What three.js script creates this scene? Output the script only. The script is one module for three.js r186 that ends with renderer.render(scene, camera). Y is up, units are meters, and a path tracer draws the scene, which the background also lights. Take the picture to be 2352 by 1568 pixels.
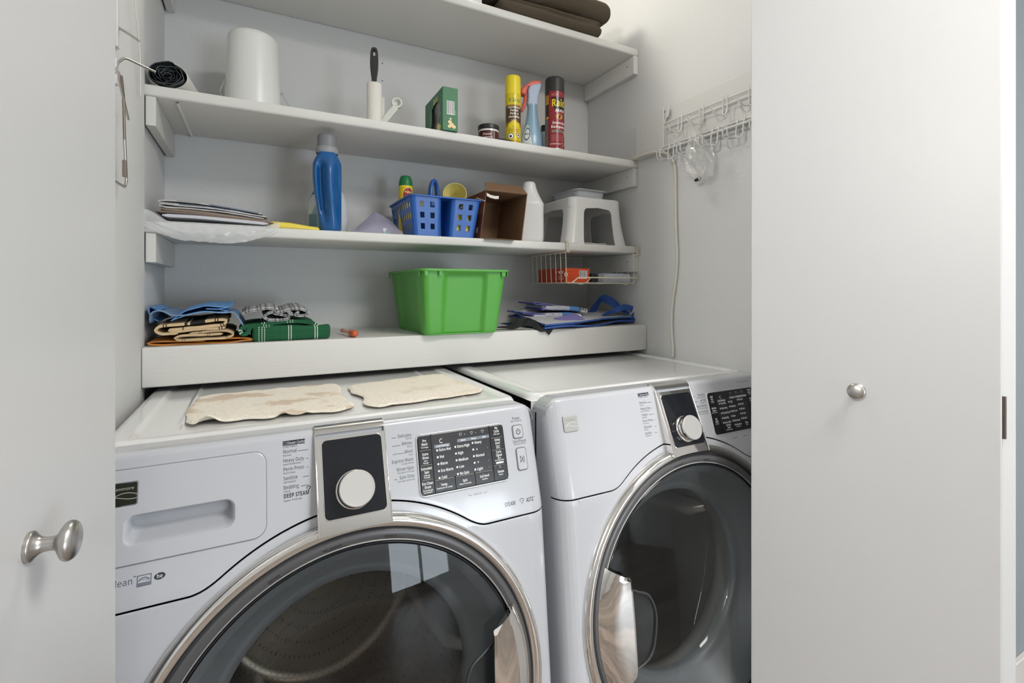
import * as THREE from 'three';
import { RoundedBoxGeometry } from 'three/addons/geometries/RoundedBoxGeometry.js';
import { mergeGeometries, mergeVertices, toCreasedNormals } from 'three/addons/utils/BufferGeometryUtils.js';
import { RectAreaLightUniformsLib } from 'three/addons/lights/RectAreaLightUniformsLib.js';

// ---------------------------------------------------------------- camera, sky, large lights, exposure
const scene = new THREE.Scene();
const W0 = 2352, H0 = 1568, FPX = 1126, EYE = 1.205, YAW = 27.7 * Math.PI / 180;
const camera = new THREE.PerspectiveCamera(2 * Math.atan(H0 / 2 / FPX) * 180 / Math.PI, W0 / H0, 0.02, 60);
camera.position.set(0, EYE, 0);
camera.lookAt(Math.sin(YAW), EYE, -Math.cos(YAW));
camera.setViewOffset(W0, H0, 0, 122, W0, H0);           // level camera, lens shifted down
camera.updateProjectionMatrix();
scene.add(camera);
const renderer = new THREE.WebGLRenderer({ antialias: true });
renderer.toneMapping = THREE.LinearToneMapping;
renderer.toneMappingExposure = 0.99;
renderer.shadowMap.enabled = true;
RectAreaLightUniformsLib.init();
scene.background = new THREE.Color(0.75, 0.88, 1.05);      // overcast daylight beyond the window
const ROOM = { x0: -2.2, x1: 2.6, z1: 3.4, top: 2.44 };
// big soft lights of the room: two square ceiling fixtures and the daylight window in the far wall
const LAMPS = [
  { x: 0.95, z: 0.28, s: 0.62, power: 19.5 },
  { x: 1.55, z: 2.1, s: 0.62, power: 6.5 },
];
const WIN = { x0: 1.25, x1: 2.42, y0: 0.12, y1: 1.42, power: 11 };
const CLOSET = { x: 0.60, z: -1.37, power: 0.72 };             // closet ceiling lamp
const SCONCE = { x: -2.08, y: 2.02, z: 0.90, power: 9 };    // globe on the left wall: its light passes the open left door

// ---------------------------------------------------------------- helpers
let seed = 7;
const rnd = () => { seed = (seed * 1664525 + 1013904223) >>> 0; return seed / 4294967296; };
const hash2 = (i, j) => { let h = (i * 374761393 + j * 668265263) | 0; h = Math.imul(h ^ (h >>> 13), 1274126177); return ((h ^ (h >>> 16)) >>> 0) / 4294967296; };
const sm = t => t * t * (3 - 2 * t);
function vnoise(x, y) { const i = Math.floor(x), j = Math.floor(y), u = sm(x - i), v = sm(y - j);
  return (hash2(i, j) * (1 - u) + hash2(i + 1, j) * u) * (1 - v) + (hash2(i, j + 1) * (1 - u) + hash2(i + 1, j + 1) * u) * v; }
const fbm = (x, y, n = 4) => { let s = 0, a = 0.5, t = 0; for (let k = 0; k < n; k++) { s += a * vnoise(x, y); t += a; x = x * 2.03 + 17; y = y * 2.03 + 9; a /= 2; } return s / t; };
const clamp = (x, a, b) => Math.min(b, Math.max(a, x));
const lerp = (a, b, t) => a + (b - a) * t;
const sstep = (a, b, x) => sm(clamp((x - a) / (b - a), 0, 1));
const V = (x, y, z) => new THREE.Vector3(x, y, z);
const M4 = () => new THREE.Matrix4();

const taken = {};
function numbered(name) { const n = taken[name] = (taken[name] ?? -1) + 1; return n ? `${name}_${String(n).padStart(3, '0')}` : name; }
function shadow(o) { o.castShadow = o.receiveShadow = true; return o; }
function tag(o, label, category, group) { o.userData.label = label; o.userData.category = category; if (group) o.userData.group = group; return o; }
function thing(name, label, category, [x, y, z] = [0, 0, 0], turn = 0, group) {
  const o = new THREE.Group(); o.name = numbered(name); scene.add(o); o.position.set(x, y, z); o.rotation.y = turn;
  return tag(o, label, category, group);
}
function obj(name, geo, mat, parent = scene, label) {
  const g = Array.isArray(geo) ? merge(geo) : geo;
  const o = shadow(new THREE.Mesh(g, mat));
  if (parent === scene) o.name = numbered(name);
  else { const k = parent.userData.__n ??= {}; const n = k[name] = (k[name] ?? -1) + 1; o.name = n ? `${name}_${String(n).padStart(3, '0')}` : name; }
  if (label) o.userData.label = label;
  parent.add(o); return o;
}
function struct(name, geo, mat) { const o = obj(name, geo, mat); o.userData.kind = 'structure'; return o; }
function copyOf(root, [x, y, z], turn, label) { const r = root.clone(); r.name = numbered(root.name); scene.add(r); r.position.set(x, y, z); r.rotation.y = turn; r.userData = { ...root.userData, label }; return r; }
function merge(list) { if (list.length === 1) return list[0];
  return mergeGeometries(list.map(g => { const q = g.index ? g.toNonIndexed() : g.clone(); for (const k of Object.keys(q.attributes)) if (!['position', 'normal', 'uv'].includes(k)) q.deleteAttribute(k); return q; })); }
const at = (g, x, y, z, rx = 0, ry = 0, rz = 0) => { const h = g.clone(); h.applyMatrix4(M4().compose(V(x, y, z), new THREE.Quaternion().setFromEuler(new THREE.Euler(rx, ry, rz)), V(1, 1, 1))); return h; };
const xf = (g, m) => { const h = g.clone(); h.applyMatrix4(m); return h; };
// box from bounds, edges rounded by r
function bb(x0, x1, y0, y1, z0, z1, r = 0.002, seg = 2) { const w = x1 - x0, h = y1 - y0, d = z1 - z0;
  const g = r > 0 ? new RoundedBoxGeometry(w, h, d, seg, Math.min(r, w / 2.01, h / 2.01, d / 2.01)) : new THREE.BoxGeometry(w, h, d);
  return at(g, (x0 + x1) / 2, (y0 + y1) / 2, (z0 + z1) / 2); }
const cyl = (r0, r1, h, n = 32) => new THREE.CylinderGeometry(r1, r0, h, n);   // base radius, top radius
const lathe = (pts, n = 48) => { const g = new THREE.LatheGeometry(pts.map(p => new THREE.Vector2(p[0], p[1])), n); return g; };
// lathe whose axis is z (profile [radius, height towards +z])
const latheZ = (pts, n = 96) => at(lathe(pts, n), 0, 0, 0, Math.PI / 2, 0, 0);
const tube = (pts, r, seg = 0, closed = false, rad = 8) => new THREE.TubeGeometry(new THREE.CatmullRomCurve3(pts.map(p => Array.isArray(p) ? V(...p) : p), closed, 'centripetal'), seg || Math.max(8, pts.length * 6), r, rad, closed);
// straight-segment wire with small bends
function wire(pts, r, rad = 6, bend = 0.006) { const P = pts.map(p => V(...p)), path = new THREE.CurvePath();
  let prev = P[0];
  for (let i = 1; i < P.length; i++) { const a = P[i - 1], b = P[i];
    if (i < P.length - 1) { const d1 = b.clone().sub(a), d2 = P[i + 1].clone().sub(b), k = Math.min(bend, d1.length() / 2.2, d2.length() / 2.2);
      const q0 = b.clone().sub(d1.setLength(k)), q1 = b.clone().add(d2.setLength(k));
      path.add(new THREE.LineCurve3(prev, q0)); path.add(new THREE.QuadraticBezierCurve3(q0, b, q1)); prev = q1; }
    else path.add(new THREE.LineCurve3(prev, b)); }
  const list = [];
  for (const c of path.curves) { const line = c.isLineCurve3; list.push(new THREE.TubeGeometry(c, line ? 1 : 4, r, rad, false)); }
  for (const p of [P[0], P[P.length - 1]]) list.push(at(new THREE.SphereGeometry(r, rad, 4), p.x, p.y, p.z));
  return merge(list); }
function rrShape(x0, x1, y0, y1, r) { const s = new THREE.Shape(); const w = x1 - x0, h = y1 - y0; r = Math.min(r, w / 2.001, h / 2.001);
  s.moveTo(x0 + r, y0); s.lineTo(x1 - r, y0); s.absarc(x1 - r, y0 + r, r, -Math.PI / 2, 0); s.lineTo(x1, y1 - r); s.absarc(x1 - r, y1 - r, r, 0, Math.PI / 2);
  s.lineTo(x0 + r, y1); s.absarc(x0 + r, y1 - r, r, Math.PI / 2, Math.PI); s.lineTo(x0, y0 + r); s.absarc(x0 + r, y0 + r, r, Math.PI, 1.5 * Math.PI); return s; }
const ext = (shape, depth, bevel = 0.001, seg = 8, bs = 2) => { const g = new THREE.ExtrudeGeometry(shape, { depth: Math.max(1e-5, depth - 2 * bevel), bevelEnabled: bevel > 0, bevelThickness: bevel, bevelSize: bevel, bevelOffset: -bevel, bevelSegments: bs, curveSegments: seg }); g.translate(0, 0, bevel); return g; };
// planar uv from x, y of a geometry built in its plane
function uvXY(g, x0, x1, y0, y1) { const p = g.attributes.position, a = new Float32Array(p.count * 2); for (let i = 0; i < p.count; i++) { a[2 * i] = (p.getX(i) - x0) / (x1 - x0); a[2 * i + 1] = (p.getY(i) - y0) / (y1 - y0); } g.setAttribute('uv', new THREE.BufferAttribute(a, 2)); return g; }
// box-projected uv in metres
function uvBox(g, s = 1) { if (g.index) g = g.toNonIndexed(); const p = g.attributes.position, n = g.attributes.normal, a = new Float32Array(p.count * 2);
  for (let i = 0; i < p.count; i += 3) { let nx = 0, ny = 0, nz = 0; for (let k = 0; k < 3; k++) { nx += Math.abs(n.getX(i + k)); ny += Math.abs(n.getY(i + k)); nz += Math.abs(n.getZ(i + k)); }
    for (let k = 0; k < 3; k++) { const j = i + k, X = p.getX(j), Y = p.getY(j), Z = p.getZ(j); let u, v; if (nx >= ny && nx >= nz) { u = Z; v = Y; } else if (ny >= nz) { u = X; v = Z; } else { u = X; v = Y; } a[2 * j] = u / s; a[2 * j + 1] = v / s; } }
  g.setAttribute('uv', new THREE.BufferAttribute(a, 2)); return g; }
// surface from f(u, v) -> [x, y, z] (u over us, v over vs); skip(u, v) leaves a cell out
function surf(us, vs, f, { skip, uv, wrapU = false } = {}) {
  if (typeof us === 'number') us = Array.from({ length: us + 1 }, (_, i) => i / us);
  if (typeof vs === 'number') vs = Array.from({ length: vs + 1 }, (_, i) => i / vs);
  const pos = [], uvs = [], idx = [], n = us.length;
  for (const v of vs) for (const u of us) { const p = f(u, v); pos.push(p[0], p[1], p[2]); const t = uv ? uv(p, u, v) : [u, v]; uvs.push(t[0], t[1]); }
  for (let j = 0; j < vs.length - 1; j++) for (let i = 0; i < n - 1; i++) {
    if (skip && skip((us[i] + us[i + 1]) / 2, (vs[j] + vs[j + 1]) / 2)) continue;
    const a = j * n + i; idx.push(a, a + 1, a + n, a + 1, a + n + 1, a + n); }
  const g = new THREE.BufferGeometry(); g.setAttribute('position', new THREE.Float32BufferAttribute(pos, 3)); g.setAttribute('uv', new THREE.Float32BufferAttribute(uvs, 2)); g.setIndex(idx); g.computeVertexNormals();
  if (wrapU) { const N = g.attributes.normal; for (let j = 0; j < vs.length; j++) { const a = j * n, b = a + n - 1, x = N.getX(a) + N.getX(b), y = N.getY(a) + N.getY(b), z = N.getZ(a) + N.getZ(b), l = Math.hypot(x, y, z) || 1; N.setXYZ(a, x / l, y / l, z / l); N.setXYZ(b, x / l, y / l, z / l); } }
  return g; }
// solid lofted through rings of equal point count; ends closed with fans
function loft(rings, { cap = true, smooth = true } = {}) { const n = rings[0].length, pos = [], idx = [], uvs = [];
  rings.forEach((r, j) => { for (let i = 0; i <= n; i++) { const p = r[i % n]; pos.push(p[0], p[1], p[2]); uvs.push(i / n, j / (rings.length - 1)); } });
  const m = n + 1; for (let j = 0; j < rings.length - 1; j++) for (let i = 0; i < n; i++) { const a = j * m + i; idx.push(a, a + 1, a + m, a + 1, a + m + 1, a + m); }
  if (cap) for (const [j, flip] of [[0, true], [rings.length - 1, false]]) { const c = rings[j].reduce((s, p) => [s[0] + p[0] / n, s[1] + p[1] / n, s[2] + p[2] / n], [0, 0, 0]); const b = pos.length / 3; pos.push(...c); uvs.push(.5, .5); for (let i = 0; i < n; i++) { pos.push(...rings[j][i]); uvs.push(i / n, j ? 1 : 0); } for (let i = 0; i < n; i++) { const p = b + 1 + i, q = b + 1 + (i + 1) % n; flip ? idx.push(b, q, p) : idx.push(b, p, q); } }
  let g = new THREE.BufferGeometry(); g.setAttribute('position', new THREE.Float32BufferAttribute(pos, 3)); g.setAttribute('uv', new THREE.Float32BufferAttribute(uvs, 2)); g.setIndex(idx);
  if (smooth) { g.computeVertexNormals(); const N = g.attributes.normal; for (let j = 0; j < rings.length; j++) { const a = j * m, b = a + n, x = N.getX(a) + N.getX(b), y = N.getY(a) + N.getY(b), z = N.getZ(a) + N.getZ(b), l = Math.hypot(x, y, z) || 1; N.setXYZ(a, x / l, y / l, z / l); N.setXYZ(b, x / l, y / l, z / l); } } else { g = g.toNonIndexed(); g.computeVertexNormals(); }
  return g; }
const creased = (g, a = 0.6) => toCreasedNormals(g, a);
// ring of a rounded rectangle around (0,0) as n points [x, y]
function rrRing(w, h, r, per = 6) { const out = []; r = Math.min(r, w / 2, h / 2); for (const [cx, cy, a0] of [[w / 2 - r, h / 2 - r, 0], [-w / 2 + r, h / 2 - r, 90], [-w / 2 + r, -h / 2 + r, 180], [w / 2 - r, -h / 2 + r, 270]]) for (let k = 0; k <= per; k++) { const a = (a0 + 90 * k / per) * Math.PI / 180; out.push([cx + r * Math.cos(a), cy + r * Math.sin(a)]); } return out; }
// sheet folded along a 2D path (x, y) and pulled through depth z0..z1: cloth, paper, bags
function folded(path, th, z0, z1, { nz = 16, wob = 0.002, f = 18, seedOff = 0, sag, shift, per = 5, closed = false } = {}) {
  const c = new THREE.CatmullRomCurve3(path.map(p => V(p[0], p[1], 0)), closed, 'centripetal'), n = path.length * per, P = c.getSpacedPoints(n), L = c.getLength();
  const nor = P.map((p, i) => { const t = P[Math.min(n, i + 1)].clone().sub(P[Math.max(0, i - 1)]).normalize(); return [-t.y, t.x]; });
  const side = s => (i, z) => { const o = wob * (fbm(i / n * L * f + seedOff, z * f + seedOff * 3.1, 3) - 0.5) * 2; const sh = shift ? shift(P[i].x, z) : 0, sg = sag ? sag(P[i].x, z, P[i].y) : 0;
    const taper = Math.min(1, 0.35 + 3 * Math.min(i, n - i) / n * L / th * 0.5);
    return [P[i].x + nor[i][0] * (s * th / 2 * taper + o) + sh, P[i].y + nor[i][1] * (s * th / 2 * taper + o) + sg, z + wob * 1.5 * (fbm(i / n * L * 9 + 40, s + seedOff) - 0.5) * 2]; };
  const rings = []; const zz = [];
  for (let k = 0; k <= nz; k++) zz.push(lerp(z0, z1, k / nz));
  const A = side(1), B = side(-1);
  for (const z of zz) { const r = []; for (let i = 0; i <= n; i++) r.push(A(i, z)); for (let i = n; i >= 0; i--) r.push(B(i, z)); rings.push(r); }
  // caps as strips between both sides
  const m = 2 * (n + 1), pos = [], uvs = [], idx = [];
  rings.forEach((r, j) => { for (let i = 0; i <= m; i++) { pos.push(...r[i % m]); const q = i % m, s = q <= n ? q : 2 * n + 1 - q; uvs.push(s / n * L, zz[j]); } });
  const M = m + 1; for (let j = 0; j < nz; j++) for (let i = 0; i < m; i++) { const a = j * M + i; idx.push(a, a + M, a + 1, a + 1, a + M, a + M + 1); }
  let g = new THREE.BufferGeometry(); g.setAttribute('position', new THREE.Float32BufferAttribute(pos, 3)); g.setAttribute('uv', new THREE.Float32BufferAttribute(uvs, 2)); g.setIndex(idx); g.computeVertexNormals();
  const caps = []; for (const [j, fl] of [[0, 0], [nz, 1]]) { const q = [], u = [], id = []; for (let i = 0; i <= n; i++) { q.push(...rings[j][i], ...rings[j][m - 1 - i]); u.push(i / n * L, zz[j], i / n * L, zz[j] + th); } for (let i = 0; i < n; i++) { const a = 2 * i; fl ? id.push(a, a + 1, a + 2, a + 1, a + 3, a + 2) : id.push(a, a + 2, a + 1, a + 1, a + 2, a + 3); }
    const h = new THREE.BufferGeometry(); h.setAttribute('position', new THREE.Float32BufferAttribute(q, 3)); h.setAttribute('uv', new THREE.Float32BufferAttribute(u, 2)); h.setIndex(id); h.computeVertexNormals(); caps.push(h); }
  return merge([g, ...caps]); }

// ---------------------------------------------------------------- textures and materials
function canvasTex(w, h, draw, { repeat } = {}) { const c = document.createElement('canvas'); c.width = w; c.height = h; const x = c.getContext('2d'); draw(x, w, h); const t = new THREE.CanvasTexture(c); t.colorSpace = THREE.SRGBColorSpace; t.anisotropy = 8; if (repeat) { t.wrapS = t.wrapT = THREE.RepeatWrapping; t.repeat.set(...repeat); } return t; }
function dataTex(n, f, { srgb = false, repeat = [1, 1] } = {}) { const a = new Uint8Array(n * n * 4); for (let j = 0; j < n; j++) for (let i = 0; i < n; i++) { const v = f(i / n, j / n); const k = 4 * (j * n + i); const [r, g, b] = Array.isArray(v) ? v : [v, v, v]; a[k] = clamp(r, 0, 1) * 255; a[k + 1] = clamp(g, 0, 1) * 255; a[k + 2] = clamp(b, 0, 1) * 255; a[k + 3] = 255; }
  const t = new THREE.DataTexture(a, n, n); t.wrapS = t.wrapT = THREE.RepeatWrapping; t.magFilter = THREE.LinearFilter; t.minFilter = THREE.LinearMipmapLinearFilter; t.generateMipmaps = true; t.repeat.set(...repeat); if (srgb) t.colorSpace = THREE.SRGBColorSpace; t.needsUpdate = true; return t; }
const tileNoise = (u, v, f, n = 4) => { const b = (x, y) => fbm(x * f, y * f, n); return lerp(lerp(b(u, v), b(u - 1, v), u), lerp(b(u, v - 1), b(u - 1, v - 1), u), v); };
const S = (color, roughness = 0.6, o = {}) => new THREE.MeshStandardMaterial({ color: new THREE.Color(...(Array.isArray(color) ? color : [color, color, color])), roughness, ...o });
const P = (color, roughness = 0.4, o = {}) => new THREE.MeshPhysicalMaterial({ color: new THREE.Color(...(Array.isArray(color) ? color : [color, color, color])), roughness, ...o });
const paintBump = dataTex(256, (u, v) => tileNoise(u, v, 40, 3));
const weaveBump = dataTex(128, (u, v) => 0.5 + 0.25 * Math.sin(u * 64 * Math.PI) * Math.sin(v * 64 * Math.PI) + 0.25 * (tileNoise(u, v, 30, 2) - 0.5));
const terryBump = dataTex(256, (u, v) => tileNoise(u, v, 90, 2));
const M = {
  wall: S([0.63, 0.635, 0.635], 0.85, { bumpMap: paintBump, bumpScale: 0.0006 }),
  shelf: S([0.69, 0.685, 0.66], 0.5, { bumpMap: paintBump, bumpScale: 0.0004 }),
  door: S([0.68, 0.675, 0.66], 0.42),
  ceiling: S([0.8, 0.8, 0.78], 0.9),
  trim: S([0.72, 0.69, 0.67], 0.5),
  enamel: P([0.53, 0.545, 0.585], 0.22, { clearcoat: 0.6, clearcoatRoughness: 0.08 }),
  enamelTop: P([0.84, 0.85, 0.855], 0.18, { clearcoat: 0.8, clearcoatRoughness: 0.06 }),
  chrome: S([0.78, 0.76, 0.74], 0.06, { metalness: 1 }),
  nickel: S([0.52, 0.50, 0.48], 0.32, { metalness: 1 }),
  satin: S([0.50, 0.495, 0.48], 0.55, { metalness: 0.55 }),
  black: P([0.012, 0.013, 0.017], 0.05, { ior: 1.4 }),
  gap: S([0.03, 0.03, 0.032], 0.8),
  darkPlastic: S([0.05, 0.05, 0.055], 0.45),
  slate: S([0.17, 0.18, 0.19], 0.4),
  whitePlastic: P([0.74, 0.74, 0.73], 0.35, { clearcoat: 0.2, clearcoatRoughness: 0.2 }),
  wireWhite: S([0.66, 0.66, 0.65], 0.35),
  cream: S([0.70, 0.65, 0.52], 0.4),
  clearBag: P([0.9, 0.9, 0.92], 0.12, { transmission: 1, thickness: 0, ior: 1.3 }),
};

// ---------------------------------------------------------------- structure: closet and the room in front of it
const XL = -0.2177, XR = 1.2035, ZB = -1.627, ZS = -1.33, ZF0 = -0.72, ZF1 = -0.60, TOP = ROOM.top;
{
  const wallOf = (n, ...b) => struct(n, uvBox(bb(...b, 0), 0.25), M.wall);
  const wb = wallOf('wall_back', XL - 0.12, XR + 0.12, 0, TOP, ZB - 0.1, ZB);
  for (const [x, y] of [[0.437, 1.568], [0.434, 1.511], [0.372, 1.945], [0.372, 1.888], [0.372, 1.83]]) obj('nail_hole', at(cyl(0.0019, 0.0019, 0.001, 10), x, y, ZB + 0.0004, Math.PI / 2), M.gap, wb);
  wallOf('wall_left', XL - 0.12, XL, 0, TOP, ZB, ZF0);
  wallOf('wall_right', XR, XR + 0.12, 0, TOP, ZB, ZF0);
  // skin on the near part of the left wall, ending where the shelves begin
  struct('trim_1', uvBox(bb(XL, XL + 0.004, 0, TOP, ZS + 0.004, ZF0, 0.001), 0.25), M.wall);
  struct('wall_front', uvBox(merge([bb(ROOM.x0, -0.262, 0, TOP, ZF0, ZF1, 0), bb(1.25, ROOM.x1, 0, TOP, ZF0, ZF1, 0), bb(-0.262, 1.25, 2.34, TOP, ZF0, ZF1, 0)]), 0.25), S([0.30, 0.335, 0.365], 0.8, { bumpMap: paintBump, bumpScale: 0.0006 }));
  const wood = dataTex(512, (u, v) => { const pl = Math.floor(v * 6), g = fbm(u * 6 + pl * 31, v * 90, 4), s = 0.8 + 0.3 * hash2(pl, 3), edge = Math.abs((v * 6) % 1 - 0.5) > 0.485 ? 0.55 : 1; const k = s * edge * (0.72 + 0.5 * (g - 0.3)); return [0.66 * k, 0.60 * k, 0.55 * k]; }, { srgb: true });
  struct('floor', uvBox(bb(ROOM.x0 - 0.1, ROOM.x1 + 0.1, -0.1, 0, ZB - 0.1, ROOM.z1 + 0.1, 0), 1), S(1, 0.35, { map: wood }));
  struct('ceiling', uvBox(bb(ROOM.x0 - 0.1, ROOM.x1 + 0.1, TOP, TOP + 0.1, ZB - 0.1, ROOM.z1 + 0.1, 0), 1), M.ceiling);
  struct('wall_room_left', bb(ROOM.x0 - 0.1, ROOM.x0, 0, TOP, ZF0, ROOM.z1, 0), M.wall);
  struct('wall_room_right', bb(ROOM.x1, ROOM.x1 + 0.1, 0, TOP, ZF0, ROOM.z1, 0), M.wall);
  const z0 = ROOM.z1, z1 = ROOM.z1 + 0.12;
  struct('wall_room_far', merge([bb(ROOM.x0, WIN.x0, 0, TOP, z0, z1, 0), bb(WIN.x1, ROOM.x1, 0, TOP, z0, z1, 0), bb(WIN.x0, WIN.x1, 0, WIN.y0, z0, z1, 0), bb(WIN.x0, WIN.x1, WIN.y1, TOP, z0, z1, 0)]), M.wall);
  const w = struct('window_1', merge([bb(WIN.x0, WIN.x1, WIN.y0, WIN.y0 + 0.05, z0 + .02, z1, 0.004), bb(WIN.x0, WIN.x1, WIN.y1 - 0.05, WIN.y1, z0 + .02, z1, 0.004), bb(WIN.x0, WIN.x0 + 0.05, WIN.y0, WIN.y1, z0 + .02, z1, 0.004), bb(WIN.x1 - 0.05, WIN.x1, WIN.y0, WIN.y1, z0 + .02, z1, 0.004), bb((WIN.x0 + WIN.x1) / 2 - 0.025, (WIN.x0 + WIN.x1) / 2 + 0.025, WIN.y0, WIN.y1, z0 + .02, z1, 0.004)]), M.door);
  obj('pane', bb(WIN.x0 + .04, WIN.x1 - .04, WIN.y0 + .04, WIN.y1 - .04, z0 + .06, z0 + .064, 0), P(1, 0, { transmission: 1, thickness: 0 }), w);
  const day = new THREE.RectAreaLight(new THREE.Color(0.82, 0.92, 1.0), WIN.power, WIN.x1 - WIN.x0 - .1, WIN.y1 - WIN.y0 - .1);
  day.position.set((WIN.x0 + WIN.x1) / 2, (WIN.y0 + WIN.y1) / 2, z0 + 0.05); day.lookAt(day.position.x, day.position.y, -5); scene.add(day); day.name = 'window_daylight';
  struct('baseboard_front', merge([bb(ROOM.x0, -0.262, 0, 0.1, ZF1, ZF1 + .014, 0.003), bb(1.31, ROOM.x1, 0, 0.1, ZF1, ZF1 + .014, 0.003)]), M.trim);
  struct('trim_2', merge([bb(1.25, 1.31, 0, 2.40, ZF1, ZF1 + .016, 0.003), bb(-0.322, -0.262, 0, 2.40, ZF1, ZF1 + .016, 0.003), bb(-0.262, 1.25, 2.34, 2.40, ZF1, ZF1 + .016, 0.003)]), M.trim);
  // ceiling fixtures
  for (const [i, l] of LAMPS.entries()) {
    const t = thing('ceiling_light', i ? 'square white ceiling light further back in the room' : 'square white ceiling light just before the closet', 'light', [l.x, TOP, l.z]);
    obj('frame', merge([bb(-l.s / 2 - .03, -l.s / 2, -.05, 0, -l.s / 2 - .03, l.s / 2 + .03, .004), bb(l.s / 2, l.s / 2 + .03, -.05, 0, -l.s / 2 - .03, l.s / 2 + .03, .004), bb(-l.s / 2, l.s / 2, -.05, 0, -l.s / 2 - .03, -l.s / 2, .004), bb(-l.s / 2, l.s / 2, -.05, 0, l.s / 2, l.s / 2 + .03, .004)]), M.whitePlastic, t);
    obj('lamp_diffuser', bb(-l.s / 2, l.s / 2, -.035, -.02, -l.s / 2, l.s / 2, .002), S(0.9, 0.6, { emissive: new THREE.Color(1, 0.96, 0.9), emissiveIntensity: 4 }), t);
    const a = new THREE.RectAreaLight(new THREE.Color(1, 0.965, 0.91), l.power, l.s, l.s); a.name = 'ceiling_light_beam'; a.position.set(l.x, TOP - 0.056, l.z); a.lookAt(l.x, 0, l.z); scene.add(a);
  }
}
// globe lamp on the left wall of the room
{
  const t = thing('wall_lamp', 'white glass globe lamp on the left wall of the room', 'lamp', [ROOM.x0, SCONCE.y, SCONCE.z]);
  obj('bracket', [at(lathe([[0, 0], [0.055, 0], [0.055, 0.008], [0.02, 0.02], [0.012, 0.05], [0, 0.05]], 28), 0, 0, 0, 0, 0, -Math.PI / 2), at(cyl(0.026, 0.03, 0.03, 24), 0.12, -0.065, 0), wire([[0.03, 0, 0], [0.06, -0.05, 0], [0.12, -0.07, 0]], 0.007, 10)], M.nickel, t);
  obj('globe_lamp', at(new THREE.SphereGeometry(0.055, 28, 18), 0.12, 0, 0), S(1, 0.4, { emissive: new THREE.Color(1, 0.93, 0.8), emissiveIntensity: 5 }), t);
  const p = new THREE.PointLight(new THREE.Color(1, 0.975, 0.93), SCONCE.power, 0, 2); p.position.set(SCONCE.x, SCONCE.y, SCONCE.z); p.castShadow = true; p.shadow.radius = 4; p.name = 'globe_light'; scene.add(p);
}
// small warm lamp on the closet ceiling, just before the shelves
{
  const t = thing('closet_lamp', 'small round glass lamp on the closet ceiling above the shelves', 'lamp', [CLOSET.x, TOP, CLOSET.z]);
  obj('base_ring', lathe([[0, 0], [0.075, 0], [0.075, -0.018], [0.06, -0.022], [0, -0.022]].reverse(), 36), M.whitePlastic, t);
  obj('globe_lamp', at(new THREE.SphereGeometry(0.055, 28, 18), 0, -0.07, 0), S(1, 0.4, { emissive: new THREE.Color(1, 0.93, 0.8), emissiveIntensity: 5 }), t);
  const p = new THREE.PointLight(new THREE.Color(1, 0.95, 0.84), CLOSET.power, 0, 2); p.position.set(CLOSET.x, TOP - 0.07, CLOSET.z); p.castShadow = true; p.shadow.radius = 4; p.name = 'closet_light'; scene.add(p);
}
// bifold doors: [panel with the knob, panel behind], both folded out into the room
function knob(parent, m) { const prof = new THREE.CatmullRomCurve3([[0.0118, -0.001], [0.0118, 0.0025], [0.0095, 0.0045], [0.0068, 0.0075], [0.0056, 0.012], [0.0062, 0.0175], [0.0105, 0.0205], [0.0150, 0.0235], [0.0160, 0.0265], [0.0142, 0.0300], [0.0085, 0.0325], [0.0002, 0.0334]].map(p => V(p[0] * .93, p[1] * .93, 0)), false, 'centripetal').getPoints(48).map(p => [Math.max(0, p.x), p.y]); const g = latheZ(prof, 56); obj('door_knob', xf(g, m), M.nickel, parent, 'brushed nickel door knob'); }
const grain = dataTex(256, (u, v) => 0.5 + 0.5 * (fbm(u * 60, v * 5, 3) - 0.5));
const doorMat = S([0.585, 0.59, 0.60], 0.4, { bumpMap: grain, bumpScale: 0.00035 });
function panel(a, b, th, side, mat) { // a, b: ends of the seen face [x, z]; the slab lies to `side` of it
  const d = Math.hypot(b[0] - a[0], b[1] - a[1]), g = uvBox(bb(0, d, 0.012, 2.04, side > 0 ? 0 : -th, side > 0 ? th : 0, 0.0025), 0.6);
  return xf(g, M4().makeTranslation(a[0], 0, a[1]).multiply(M4().makeRotationY(-Math.atan2(b[1] - a[1], b[0] - a[0])))); }
{
  const T = [0.952, -0.70], A = [1.075, -0.335], dx = [0.319, 0.948];
  const d1 = struct('door_1', panel(T, A, 0.03, -1), doorMat);
  const kx = 1.0137, kz = -0.5175, n = Math.atan2(-0.948, 0.319);
  knob(d1, M4().makeTranslation(kx, 1.0135, kz).multiply(M4().makeRotationY(n)));
  obj('folded_panel', panel([1.1050, -0.3446], [1.228, -0.71], 0.03, 1), doorMat, d1);
  obj('hinge', merge([bb(1.093, 1.112, 0.955, 1.025, -0.3475, -0.3435, 0.0008), at(cyl(0.0035, 0.0035, 0.07, 10), 1.104, 0.99, -0.342)]), S([0.12, 0.09, 0.08], 0.4, { metalness: 0.8 }), d1);
}
{
  const T = [-0.139, -0.70], A = [-0.164, -0.316];
  const d2 = struct('door_2', panel(T, A, 0.03, 1), doorMat);
  knob(d2, M4().makeTranslation(-0.1517, 1.009, -0.4994).multiply(M4().makeRotationY(Math.atan2(0.998, 0.065))));
  obj('folded_panel', panel([-0.196, -0.316], [-0.224, -0.70], 0.03, -1), doorMat, d2);
}
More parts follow.
